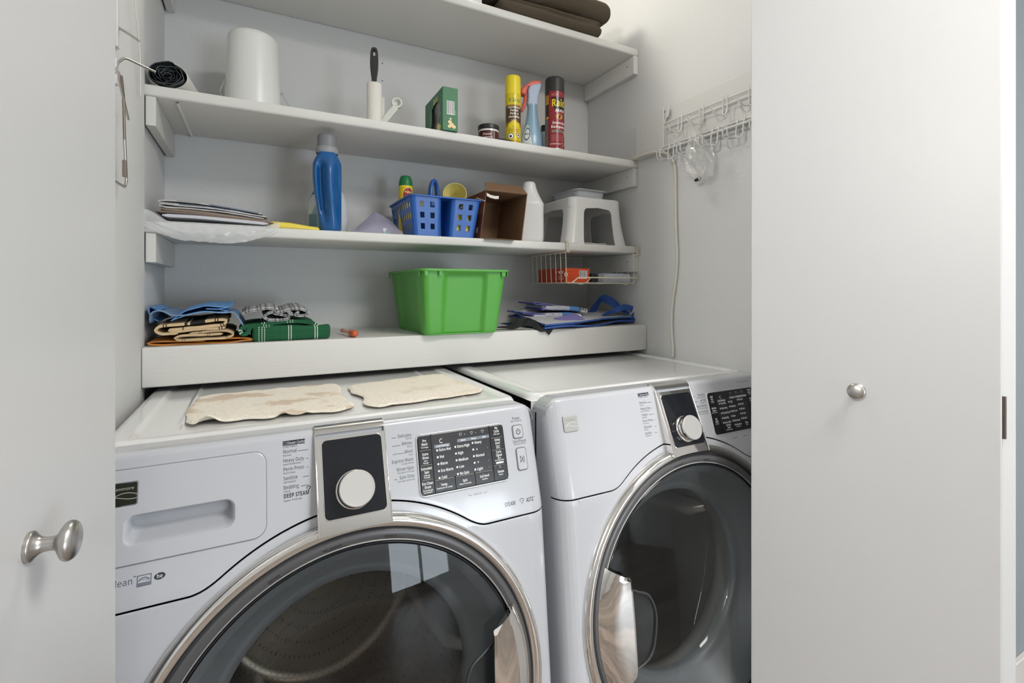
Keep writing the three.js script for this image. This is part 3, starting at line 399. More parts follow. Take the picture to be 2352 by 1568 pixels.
  // maker's badge
  const bg = obj('badge', F(at(ext(rrShape(-0.3115, -0.2775, 0.1215, 0.1535, .0035), .0022, .0009), 0, 0, .0004)), W ? M.chrome : M.satin, t);
  obj('badge_plate', F(at(uvXY(ext(rrShape(-0.3092, -0.2798, 0.1238, 0.1512, .002), .0008, .0002), -0.3092, -0.2798, 0.1238, 0.1512), 0, 0, .0022)), new THREE.MeshStandardMaterial({ map: badgePrint(W), roughness: .3, metalness: W ? .3 : .5 }), bg);
  if (W) { // detergent drawer: thin plate with a finger pocket, dark joint round it
    const s = rrShape(-0.3285, -0.1262, 0.0502, 0.1682, .017); s.holes.push(rrShape(-0.2915, -0.1660, 0.0720, 0.1095, .012));
    const dr = obj('detergent_drawer', F(at(ext(s, .0022, .0010, 10), 0, 0, .0004)), M.enamel, t);
    obj('joint', F((() => { const q = rrShape(-0.3297, -0.125, 0.049, 0.1694, .018); q.holes.push(rrShape(-0.3275, -0.1272, 0.0512, 0.1672, .0165)); return at(ext(q, .0006, 0), 0, 0, .0002); })()), S([.28, .29, .31], .6), dr);
    const K = 12; obj('finger_pocket', F(surf(Array.from({ length: 113 }, (_, i) => i), Array.from({ length: K + 1 }, (_, i) => i), (i, k) => { const f = k / K, w = lerp(.1257, .104, Math.pow(f, .7)) * (f > .95 ? .01 : 1), h = lerp(.0377, .004, f) * (f > .95 ? .05 : 1); const ring = rrRing(w, h, .012 * (1 - .5 * f), 27); const p = ring[i % 112]; return [-0.22875 + p[0], .09075 + .012 * sstep(0, .6, f) + p[1], .0016 - .028 * sstep(0, .55, f) * (1 - 0.10 * f)]; }, { wrapU: false })), M.enamel, dr); }

  // ------------------------------------------------------------ door
  const sg = W ? 1 : -1;
  const ring = obj('door', D(latheZ([[.3092, -.004], [.3096, .001], [.3085, .006], [.3050, .0105], [.3005, .0123], [.2960, .0118], [.2920, .0098], [.2895, .0066], [.2882, .002]], 160)), M.chrome, t, 'round door with a chrome ring');
  obj('door_rim', D2(latheZ([[.2890, .0045], [.2872, .0088], [.2845, .0105]], 160)), M.darkPlastic, ring);
  obj('printed_ring', D(surf(160, 6, (u, v) => { const a = u * 2 * Math.PI, r = lerp(.2848, .2716, v); return [r * Math.cos(a), r * Math.sin(a), .0075 + .0018 * Math.sin(v * Math.PI) - .002 * v]; }, { uv: null && 0, wrapU: true })), new THREE.MeshStandardMaterial({ roughness: .3, map: ringPrint }), ring);
  { const q = ring.children[ring.children.length - 1].geometry, p = q.attributes.position, u = q.attributes.uv, inv = DM.clone().invert(), v3 = new THREE.Vector3(); for (let i = 0; i < p.count; i++) { v3.fromBufferAttribute(p, i).applyMatrix4(inv); u.setXY(i, v3.x / .59 + .5, v3.y / .59 + .5); } }
  obj('bright_line', D2(latheZ([[.2718, .0075], [.2714, .0098], [.2702, .0102], [.2694, .0085]], 160)), M.satin, ring);
  obj('dark_groove', D2(latheZ([[.2696, .0085], [.268, .0045], [.2655, .004], [.2635, .0065]], 160)), M.black, ring);
  // domed smoky cover
  const dome = []; for (let k = 0; k <= 24; k++) { const f = k / 24, r = .264 * Math.cos(f * Math.PI / 2); dome.push([Math.max(r, 0), .006 + .020 * (1 - (r / .264) ** 2)]); }
  obj('door_glass', D(latheZ(dome, 128)), P([.78, .80, .81], .015, { transmission: 1, thickness: 0, ior: 1.34 }), ring, 'domed smoky glass');
  // inside of the door and the tub opening
  obj('inner_frame', D(latheZ([[.266, .002], [.262, -.004], [.247, -.014], [.244, -.024], [.216, -.058], [.208, -.066], [.196, -.07], [.196, -.09]], 128)), M.slate, ring);
  const bowl = []; for (let k = 0; k <= 20; k++) { const a = k / 20 * Math.PI / 2; bowl.push([.195 * Math.cos(a) * (1 - .12 * Math.sin(a)), -.075 - (W ? .085 : .05) * Math.sin(a)]); }
  obj('glass_bowl', D(latheZ(bowl, 96)), P([.9, .92, .92], .02, { transmission: 1, thickness: 0, ior: 1.5 }), ring, 'clear glass bowl');
  obj('gasket', D(latheZ([[.30, -.05], [.262, -.062], [.25, -.078], [.232, -.074], [.222, -.088], [.228, -.108], [.214, -.118], [.216, -.14], [.24, -.15]], 128)), S([.22, .21, .20], .55), t);
  const dm = W ? S([.62, .55, .49], .3, { metalness: .9, map: drumHoles }) : S([.30, .28, .26], .35, { metalness: .8 });
  const drum = obj('drum', D(latheZ([[.236, -.145], [.246, -.16], [.248, -.2], [.248, -.52], [.2, -.545], [0, -.55]], 128)), dm, t, W ? 'perforated steel drum' : 'smooth steel drum');
  for (let k = 0; k < 3; k++) { const a = (W ? 200 : 230) + 120 * k; obj('drum_fin', D(at(loft([-.17, -.2, -.35, -.5, -.53].map((z, i) => { const w = [.02, .03, .034, .03, .02][i], h = [.01, .045, .055, .045, .01][i]; return rrRing(w, h, .012, 4).map(p => [p[0], -.246 + h / 2 + p[1], z]); })), 0, 0, 0, 0, 0, a * Math.PI / 180)), S([.5, .46, .42], .35, { metalness: .6 }), drum); }
  // chrome grip on the door and the finger recess behind it
  { const rowsY = 30, secs = []; for (let j = 0; j <= rowsY; j++) { const s = -1 + 2 * j / rowsY; const sec = []; const xo = y => Math.sqrt(.2815 ** 2 - y * y), xi = y => .2065 + .006 * (1 - Math.cos(y / .115 * 1.2)) ; const en = Math.abs(s) > .985 ? .8 : 1;
      const pt = (f, n) => { const ye = s * lerp(.116, .0905, f), X = lerp(xo(ye), xi(ye), f); return [sg * X, ye, n]; };
      const list = [pt(0, .004), pt(0.02, .010), pt(.18, .0185), pt(.4, .0235 + .001), pt(.7, .0285), pt(.93, .0315 * en + .001), pt(1, .0305 * en), pt(1.0, .0265), pt(.9, .0235), pt(.5, .0165), pt(.15, .006)]; if (!W) list.reverse(); secs.push(list); }
    obj('door_grip', D(creased(loft(secs), .5)), M.chrome, ring, 'curved chrome grip');
    const oc = [[.262, .094], [.236, .078], [.196, .056], [.172, .043], [.161, .02], [.158, 0], [.160, -.025], [.168, -.06], [.178, -.076], [.204, -.088], [.24, -.095]].map(([a, b]) => [sg * (W ? a : lerp(a, .262, -.14)), b, .006 + .020 * (1 - (Math.hypot(a, b) / .264) ** 2) + .001]);
    obj('recess_edge', D(tube(oc, .0024, 80)), P([.04, .043, .048], .3), ring);
    const inn = surf(24, 10, (u, v) => { const p = new THREE.CatmullRomCurve3(oc.map(q => V(...q))).getPoint(u); const X = lerp(p.x, sg * .255, v); return [X, p.y * lerp(1, .96, v), p.z - .012 * Math.sin(Math.min(1, v * 1.6) * Math.PI / 2) - .004]; });
    obj('finger_recess', D(inn), P([.30, .32, .34], .1, { transmission: .9, thickness: 0 }), ring, 'smoky finger recess'); }
  return t;
}
machine('washer', 0.141, -0.776, 'white front-loading washer on the left with beige cloths on its top');
machine('dryer', 0.859, -0.785, 'white front-loading dryer on the right beside the wall with the hook rack');
// ---------------------------------------------------------------- helpers for small things
// soft box: rounded, subdivided, then moved by fn(p) -> [dx, dy, dz]
function softBox(x0, x1, y0, y1, z0, z1, r, [nx, ny, nz], fn) {
  const w = x1 - x0, h = y1 - y0, d = z1 - z0; const g0 = new THREE.BoxGeometry(w, h, d, nx, ny, nz); g0.deleteAttribute('normal'); g0.deleteAttribute('uv'); const g = mergeVertices(g0, 1e-5), p = g.attributes.position;
  const cl = (v, H) => clamp(v, -H + r, H - r);
  for (let i = 0; i < p.count; i++) { const x = p.getX(i), y = p.getY(i), z = p.getZ(i), a = cl(x, w / 2), b = cl(y, h / 2), c = cl(z, d / 2); let dx = x - a, dy = y - b, dz = z - c; const l = Math.hypot(dx, dy, dz); if (l > 1e-9) { const k = r / l; dx *= k; dy *= k; dz *= k; }
    const q = [a + dx + (x0 + x1) / 2, b + dy + (y0 + y1) / 2, c + dz + (z0 + z1) / 2]; const m = fn ? fn(q) : [0, 0, 0]; p.setXYZ(i, q[0] + m[0], q[1] + m[1], q[2] + m[2]); }
  g.computeVertexNormals(); return uvBox(g, 1); }
const wob = (amp, f, s = 0) => q => [amp * .6 * (fbm(q[1] * f + s, q[2] * f, 3) - .5) * 2, amp * (fbm(q[0] * f + s, q[2] * f + 3, 3) - .5) * 2, amp * (fbm(q[0] * f + s + 7, q[1] * f * 2, 3) - .5) * 2];
const shapeOf = pts => { const s = new THREE.Shape(); pts.forEach((p, i) => i ? s.lineTo(p[0], p[1]) : s.moveTo(p[0], p[1])); return s; };
const splineShape = (pts, n = 60) => shapeOf(new THREE.CatmullRomCurve3(pts.map(p => V(p[0], p[1], 0)), true, 'centripetal').getPoints(n).map(p => [p.x, p.y]));
const label = (w, h, draw) => canvasTex(w, h, draw);
const barcode = (c, x, y, w, h) => { c.fillStyle = '#fff'; c.fillRect(x, y, w, h); c.fillStyle = '#111'; let q = x + 4; let i = 0; while (q < x + w - 5) { const b = 1 + Math.floor(hash2(i++, 91) * 4); c.fillRect(q, y + 4, b, h - 14); q += b + 1 + Math.floor(hash2(i++, 17) * 4); } };
// can or jar: profile lathe with a printed sleeve; face turned by `turn`
function sleeve(r, y0, y1, tex, rough = .3, metal = 0) { const g = new THREE.CylinderGeometry(r, r, y1 - y0, 56, 1, true); g.translate(0, (y0 + y1) / 2, 0); g.rotateY(Math.PI); return [g, new THREE.MeshStandardMaterial({ map: tex, roughness: rough, metalness: metal })]; }
const toCam = (x, z) => Math.atan2(-x, -z);       // turn that faces the viewer's side of the room
const Y2 = 1.656, Y3 = 1.3535, YL = 1.078, Y1T = 2.0525;
const yel = S([.83, .66, .02], .35);

// ---------------------------------------------------------------- top shelf
{
  const fab = S([.075, .058, .038], 1, { bumpMap: terryBump, bumpScale: .0035 }); fab.bumpMap = terryBump;
  const fz = q => { const n = fbm(q[0] * 9, q[2] * 9 + q[1] * 5, 3) - .5; return [0.004 * n, .006 * n, .006 * (fbm(q[0] * 12 + 4, q[1] * 20, 3) - .5)]; };
  const lo = softBox(.66, 1.045, Y1T, Y1T + .056, -1.60, -1.318, .026, [60, 14, 40], q => { const m = fz(q); const e = sstep(.93, 1.04, q[0]); const c = Math.exp(-(((q[1] - Y1T - .034) / .006) ** 2)); const rim = sstep(-1.345, -1.318, q[2]); m[2] -= .010 * c * rim * (1 - .7 * e); m[0] -= .012 * c * e; m[1] -= .010 * sstep(.95, .68, q[0]) * sstep(Y1T + .02, Y1T + .056, q[1]); if (q[1] < Y1T + .004) m[1] = Math.max(m[1], Y1T - q[1] + .0003); return m; });
  tag(obj('towel', lo, fab), 'dark brown bath towel folded flat, the lower of the two on the top shelf', 'towel', 'brown towels');
  const up = softBox(.60, 1.083, Y1T + .0565, Y1T + .128, -1.60, -1.312, .034, [64, 18, 40], q => { const m = fz([q[0] + 3, q[1], q[2]]); m[1] -= .014 * sstep(.9, .62, q[0]) * sstep(Y1T + .128, Y1T + .05, q[1]); const l = sstep(.68, .60, q[0]); const c = Math.exp(-(((q[1] - Y1T - .082 + (q[0] - .6) * .3) / .008) ** 2)); m[2] -= .02 * c * l; return m; });
  tag(obj('towel', up, fab), 'dark brown bath towel with a rolled left end, upper of the two', 'towel', 'brown towels');
  const bx = thing('storage_box', 'pale grey-white box standing left of the brown towels', 'box', [.52, Y1T, -1.47]);
  obj('box_body', bb(-.085, .085, 0.001, .10, -.13, .125, .003), S([.62, .63, .65], .6), bx); obj('lid', bb(-.088, .088, .082, .112, -.133, .128, .004), S([.68, .69, .7], .55), bx);
}
// ---------------------------------------------------------------- second shelf
{ // roll of black bin bags in a white paper sleeve
  const t = thing('bag_roll', 'roll of black plastic bags in a white paper sleeve at the shelf end', 'bag roll', [-.1745, Y2, -1.338], -.10);
  const ring = (a, b, z, s = 1) => Array.from({ length: 40 }, (_, i) => { const q = i / 40 * 2 * Math.PI; return [a * s * Math.cos(q), .0305 + b * s * Math.sin(q), z]; });
  obj('paper_sleeve', [loft([ring(.0385, .0302, -.006), ring(.040, .0298, -.10), ring(.0395, .0298, -.27)].reverse(), { cap: false }), loft([ring(.0385, .0302, -.006, .965), ring(.0395, .0298, -.27, .965)], { cap: false }), loft([ring(.0385, .0302, -.006, .965), ring(.0385, .0302, -.006, 1)].reverse(), { cap: false })], S([.72, .71, .68], .7), t);
  const spiral = []; for (let k = 0; k <= 110; k++) { const a = k * .3, r = .0318 - .0265 * k / 110 + .0012 * Math.sin(k * 1.7); spiral.push([r * 1.12 * Math.cos(a + 1.2), .0305 + r * .86 * Math.sin(a + 1.2)]); }
  obj('bags', folded(spiral, .0011, -.25, .0015, { nz: 6, wob: .0022, f: 60, per: 2 }), P([.075, .088, .095], .25, { clearcoat: .3 }), t, 'black rolled bags');
  const fluff = []; for (let k = 0; k < 16; k++) { const a = hash2(k, 1) * 6.28, r = .024 * Math.sqrt(hash2(k, 2)), x = -.004 + r * Math.cos(a) * .6, y = .024 + r * Math.sin(a) * .8; fluff.push(tube([[x, y, .003], [x + .006 * (hash2(k, 3) - .5), y + .006 * (hash2(k, 4) - .5), .006], [x + .012 * (hash2(k, 5) - .5), y + .012 * (hash2(k, 6) - .5), .003]], 0.00016, 4, false, 3)); }
  const d = obj('dust', fluff, S([.24, .24, .24], 1), t); d.userData.kind = 'stuff';
}
{ // upturned white pail
  const t = thing('pail', 'white plastic pail turned upside down on the shelf', 'bucket', [-.0035, Y2, -1.45], .2);
  obj('pail_body', lathe([[.0655, .002], [.0668, .0], [.0672, .004], [.0668, .012], [.0662, .014], [.0585, .190], [.0570, .198], [.0530, .2035], [.046, .2045], [0, .2045]], 64), M.whitePlastic, t);
  obj('wire_handle', tube([[-.0645, .066, .004], [-.0675, .074, .010], [-.0705, .062, .018], [-.080, .030, .034], [-.066, .006, .062], [0, .003, .078], [.066, .006, .062], [.080, .03, .034], [.0705, .062, .016], [.0675, .074, .010], [.0645, .066, .004]], .0012, 90), S([.6, .6, .58], .3, { metalness: .8 }), t, 'thin white wire handle');
}
{ // lint roller
  const t = thing('lint_roller', 'white lint roller standing on end with black handle up', 'lint roller', [.2955, Y2, -1.39], toCam(.2955, -1.39));
  obj('roll', [lathe([[.0165, 0], [.0202, 0], [.0204, .001], [.0204, .117], [.0202, .118], [.0165, .118], [.0165, .112], [0.004, .112]], 40)], S([.78, .75, .69], .85, { bumpMap: paintBump, bumpScale: .0005 }), t);
  const out = [[-.0058, .113], [-.0066, .128], [-.0102, .158], [-.0112, .175], [-.0106, .195], [-.0092, .210], [-.006, .2175], [0, .2195], [.006, .2175], [.0092, .210], [.0106, .195], [.0112, .175], [.0102, .158], [.0066, .128], [.0058, .113]];
  const s = splineShape(out, 90); const h = splineShape([[-.0048, .196], [-.0048, .207], [-.0030, .2125], [0, .214], [.0030, .2125], [.0048, .207], [.0048, .196], [0, .1925]], 30); s.holes.push(h);
  obj('handle', at(ext(s, .0135, .0018, 8, 3), 0, 0, -.007), S([.018, .018, .019], .5, { bumpMap: paintBump, bumpScale: .0008 }), t, 'black grip with hanging hole');
}
{ // white plastic clip
  const t = thing('plastic_clip', 'small white plastic hook piece with round end behind the lint roller', 'plastic clip', [.345, Y2, -1.445], -.2);
  const m = S([.74, .75, .69], .4);
  obj('stem', bb(-.021, -.008, 0, .106, -.008, .008, .002), m, t); obj('arm', at(bb(-.008, .060, -.0095, .0095, -.006, .006, .003), -.012, .034, .006, 0, 0, .92), m, t);
  obj('round_end', [at(lathe([[.0085, 0], [.0145, 0], [.0158, .002], [.0158, .012], [.0145, .014], [.0085, .014], [.0085, .004], [0, .004]], 28), .027, .0935, -.002, Math.PI / 2)], m, t);
  obj('foot', bb(-.010, .004, 0, .035, -.012, .004, .002), S([.45, .55, .25], .4), t, 'pale green foot');
}
{ // green box of dryer sheets with torn oval opening
  const w = .0440, h = .1235, d = .171, t = thing('dryer_sheet_box', 'green cardboard box with an oval opening and a barcode end', 'box', [.4764 + w / 2, Y2 + .0004, -1.325 - d / 2], -.02);
  const side = label(512, 408, (c, W, H) => { c.fillStyle = '#1d6b3e'; c.fillRect(0, 0, W, H); c.fillStyle = '#c7b254'; for (let i = 0; i < 5; i++) { c.fillRect(250 + i * 26, 30 + 10 * (i % 2), 18, 60); c.fillStyle = i % 2 ? '#8a9a48' : '#d2c07a'; } c.fillStyle = '#e3d27a'; c.beginPath(); c.arc(380, 340, 34, 0, 7); c.arc(430, 360, 28, 0, 7); c.fill(); c.fillStyle = '#4a86b8'; c.fillRect(300, 350, 60, 40); c.strokeStyle = '#dfe8d8'; c.lineWidth = 3; c.strokeRect(390, 230, 70, 90); c.fillStyle = '#e7efe2'; c.font = 'italic 40px serif'; c.fillText('fresh', 24, 300); });
  const end = label(256, 800, (c, W, H) => { c.fillStyle = '#1f6f41'; c.fillRect(0, 0, W, H); c.save(); c.translate(64, 250); barcode(c, 0, 0, 132, 250); c.restore(); c.fillStyle = '#e9cf9a'; for (const [x, y, r] of [[120, 640, 34], [150, 690, 40], [190, 720, 34], [110, 720, 30], [130, 580, 18]]) { c.beginPath(); c.arc(x, y, r, 0, 7); c.fill(); } c.fillStyle = '#d8e4d4'; c.font = '20px sans-serif'; c.save(); c.translate(225, 500); c.rotate(-Math.PI / 2); c.fillText('40 sheets', 0, 0); c.restore(); });
  const mp = tex => new THREE.MeshStandardMaterial({ map: tex, roughness: .45 });
  const sh = shapeOf([[0, 0], [d, 0], [d, h], [0, h]]); const el = new THREE.Path(); el.absellipse(d * .58, h * .47, .050, .038, 0, Math.PI * 2, true, .35); sh.holes.push(el);
  // side panel plane: local x runs from back to front
  const gs = uvXY(ext(sh, .0012, 0, 24), 0, d, 0, h); const mS = M4().makeTranslation(-w / 2, 0, -d / 2).multiply(M4().makeRotationY(-Math.PI / 2));
  obj('side_panel', xf(gs, mS), mp(side), t);
  obj('box_shell', [bb(-w / 2, w / 2, 0, .001, -d / 2, d / 2, 0), bb(-w / 2, w / 2, h - .001, h, -d / 2, d / 2, 0), bb(w / 2 - .001, w / 2, 0, h, -d / 2, d / 2, 0), bb(-w / 2, w / 2, 0, h, -d / 2, -d / 2 + .001, 0)], S([.02, .17, .075], .45), t);
  obj('barcode_end', uvXY(bb(-w / 2, w / 2, 0, h, d / 2 - .0012, d / 2, 0.0003), -w / 2, w / 2, 0, h), mp(end), t);
  obj('sheets', bb(-w / 2 + .005, w / 2 - .004, .004, h * .9, -d / 2 + .006, d / 2 - .006, .003), S([.30, .30, .31], .9), t, 'grey sheets inside');
  const fl = new THREE.Shape(); fl.absellipse(0, 0, .025, .031, 0, Math.PI * 2, false, .35); obj('torn_flap', xf(at(ext(fl, .0011, 0, 20).translate(.024, 0, 0), 0, 0, 0, 0, -.16, 0), mS.clone().multiply(M4().makeTranslation(d * .58 - .048, h * .46, .0018))), mp(side), t);
}
{ // jar
  const t = thing('jar', 'low round jar with a black lid and dark red label', 'jar', [.6515, Y2, -1.40], toCam(.65, -1.4)); t.scale.y = .92;
  obj('jar_body', lathe([[0, 0], [.031, 0], [.0325, .002], [.0325, .049], [.0305, .0505], [0, .0505]], 48), P([.75, .73, .7], .2), t, 'pale glass body');
  const [g, m] = sleeve(.0328, .004, .0395, label(1024, 180, (c, W, H) => { c.fillStyle = '#4c1a1c'; c.fillRect(0, 0, W, H); c.fillStyle = '#e8d9d2'; c.font = 'italic bold 54px serif'; c.fillText('Paste', 410, 80); c.fillRect(420, 110, 160, 10); c.fillRect(600, 0, 8, H); c.font = '26px sans-serif'; c.fillText('cleaner', 440, 158); })); obj('label_sleeve', g, m, t);
  obj('lid', lathe([[.0, .046], [.0333, .046], [.0338, .048], [.0338, .0605], [.0325, .0625], [.029, .0628], [.0285, .0616], [0, .0616]], 48), S([.015, .015, .016], .4), t, 'black screw lid');
}
{ const t = thing('black_clip', 'flat black plastic clip lying beside the yellow can', 'clip', [.685, Y2, -1.345], .25); obj('clip_body', loft([[-.028, .010, .0022], [-.01, .016, .003], [.012, .014, .0035], [.03, .008, .0025]].map(([x, w, h]) => rrRing(w, h * 2, h, 3).map(p => [x, p[1] + h + .0002, p[0]]))), S([.02, .02, .022], .4), t); }
{ // yellow polish can
  const t = thing('spray_can', 'yellow furniture polish spray can with a yellow cap', 'spray can', [.7384, Y2, -1.40], toCam(.7384, -1.40) + .16); const r = .0254;
  const tex = label(1024, 1100, (c, W, H) => { c.fillStyle = '#dcc51c'; c.fillRect(0, 0, W, H); const gr = c.createLinearGradient(0, 250, 0, 700); gr.addColorStop(0, '#a8862a'); gr.addColorStop(.12, '#4e3820'); gr.addColorStop(.75, '#5a3c1c'); gr.addColorStop(1, '#c9a51c'); c.fillStyle = gr; c.fillRect(300, 240, 424, 470); c.fillStyle = '#1c5f34'; c.font = 'italic bold 120px serif'; c.textAlign = 'center'; c.lineWidth = 6; c.strokeStyle = '#f4e679'; c.strokeText('Viro', 512, 190); c.fillText('Viro', 512, 190);
    c.fillStyle = '#f4f0e6'; c.font = 'italic bold 62px sans-serif'; ['Furniture', 'Polish', 'Polis à', 'meubles'].forEach((s, i) => c.fillText(s, 512, 320 + i * 66)); c.fillStyle = '#f6f0b0'; c.beginPath(); for (let i = 0; i < 24; i++) { const a = i / 24 * 6.283, q = i % 2 ? 90 : 40; c.lineTo(512 + q * Math.cos(a), 620 + q * Math.sin(a)); } c.fill(); c.fillStyle = '#e6cf10'; for (const [x, y] of [[430, 680], [512, 640], [594, 676]]) { c.beginPath(); c.ellipse(x, y, 56, 62, .2, 0, 7); c.fill(); c.strokeStyle = '#b59a10'; c.lineWidth = 4; c.stroke(); }
    c.fillStyle = '#8a4a18'; c.font = 'bold 34px sans-serif'; c.fillText('Lemon scented', 512, 780); c.fillText('Parfum citron', 512, 815); c.fillStyle = '#fff'; c.strokeStyle = '#111'; c.lineWidth = 10; c.beginPath(); for (let i = 0; i < 8; i++) { const a = (i + .5) / 8 * 6.283; c.lineTo(440 + 62 * Math.cos(a), 905 + 62 * Math.sin(a)); } c.closePath(); c.fill(); c.stroke(); c.fillStyle = '#111'; c.beginPath(); c.arc(440, 910, 26, 0, 7); c.fill(); c.fillStyle = '#fff'; c.beginPath(); c.moveTo(548, 850); c.lineTo(668, 850); c.lineTo(608, 955); c.closePath(); c.fill(); c.stroke(); c.fillStyle = '#111'; c.fillRect(590, 866, 36, 34); c.font = 'bold 40px sans-serif'; c.fillText('EXTREME DANGER', 512, 1020); c.fillText('DANGER EXTRÊME', 512, 1068); });
  const [g, m] = sleeve(r, .004, .170, tex, .28); obj('can_body', g, m, t); obj('base_rim', lathe([[0, .001], [.022, 0], [.0256, .001], [.0258, .003], [.0254, .0045]], 40), S([.7, .7, .68], .25, { metalness: 1 }), t);
  obj('cap', lathe([[.0254, .170], [.0259, .1705], [.0259, .174], [.0253, .1755], [.0250, .222], [.0242, .2275], [.0215, .2302], [0, .2305]], 48), yel, t, 'yellow cap');
}
{ // pale blue trigger spray
  const x = .822, z = -1.42, t = thing('spray_bottle', 'pale blue fabric spray bottle with a red trigger', 'spray bottle', [x, Y2, z], toCam(x, z) * .55);
  const R = [[0, .0345, .021], [.004, .0372, .023], [.02, .0388, .024], [.045, .0375, .023], [.07, .0315, .0205], [.095, .0245, .018], [.12, .0195, .0165], [.145, .0168, .0152], [.162, .0162, .015]];
  const tex = label(1024, 512, (c, W, H) => { c.fillStyle = '#8fb3cd'; c.fillRect(0, 0, W, H); c.fillStyle = '#dfe7e8'; c.beginPath(); c.moveTo(520, 512); c.bezierCurveTo(490, 380, 540, 240, 620, 200); c.bezierCurveTo(710, 200, 750, 320, 745, 512); c.fill(); c.fillStyle = '#d9774f'; c.beginPath(); c.moveTo(520, 512); c.bezierCurveTo(570, 420, 670, 470, 744, 410); c.lineTo(745, 512); c.fill(); c.fillStyle = '#eef2f2'; c.strokeStyle = '#2a4f86'; c.lineWidth = 10; c.beginPath(); c.arc(655, 285, 50, 0, 7); c.fill(); c.stroke(); c.fillStyle = '#2a4f86'; c.font = 'italic bold 27px sans-serif'; c.textAlign = 'center'; c.fillText('febreze', 655, 294); c.fillStyle = '#7f98a2'; c.font = '34px sans-serif'; c.fillText('FABRIC', 668, 392); });
  const body = loft(R.map(([y, a, b]) => Array.from({ length: 48 }, (_, i) => { const q = i / 48 * 2 * Math.PI; return [-a * Math.cos(q) * -1 + (y > .03 ? .0 : 0), y, -b * Math.sin(q)]; })));
  obj('bottle_body', body, new THREE.MeshPhysicalMaterial({ map: tex, roughness: .35, clearcoat: .2 }), t);
  obj('shroud', at(ext(splineShape([[-.0165, .158], [.0165, .158], [.019, .180], [.0255, .204], [.0315, .222], [.0285, .2345], [.010, .236], [-.008, .228], [-.016, .212], [-.0165, .185]]), .026, .007, 8, 3), 0, 0, -.013), S([.42, .52, .70], .4), t, 'pale blue spray head');
  obj('trigger_top', at(ext(splineShape([[-.043, .196], [-.040, .209], [-.022, .226], [0, .2385], [.018, .2405], [.0305, .2355], [.0295, .2315], [.008, .2325], [-.012, .221], [-.019, .204], [-.022, .192], [-.030, .189]]), .028, .006, 8, 3), 0, 0, -.014), S([.72, .11, .07], .35), t, 'red nozzle cover');
  obj('trigger', at(ext(splineShape([[-.026, .192], [-.019, .190], [-.021, .168], [-.026, .148], [-.034, .136], [-.040, .136], [-.037, .150], [-.032, .168]]), .016, .005, 8, 3), 0, 0, -.008), S([.72, .11, .07], .35), t, 'red trigger');
}
{ const t = thing('small_bottle', 'little white bottle with a black cap, mostly hidden behind the red can', 'bottle', [.9035, Y2, -1.475], -.4); obj('bottle_body', lathe([[0, 0], [.019, 0], [.021, .003], [.021, .085], [.016, .095], [.011, .098], [.011, .102]], 32), M.whitePlastic, t); obj('cap', lathe([[.0125, .098], [.0128, .118], [.011, .121], [0, .1215]], 28), S([.02, .02, .02], .4), t); }
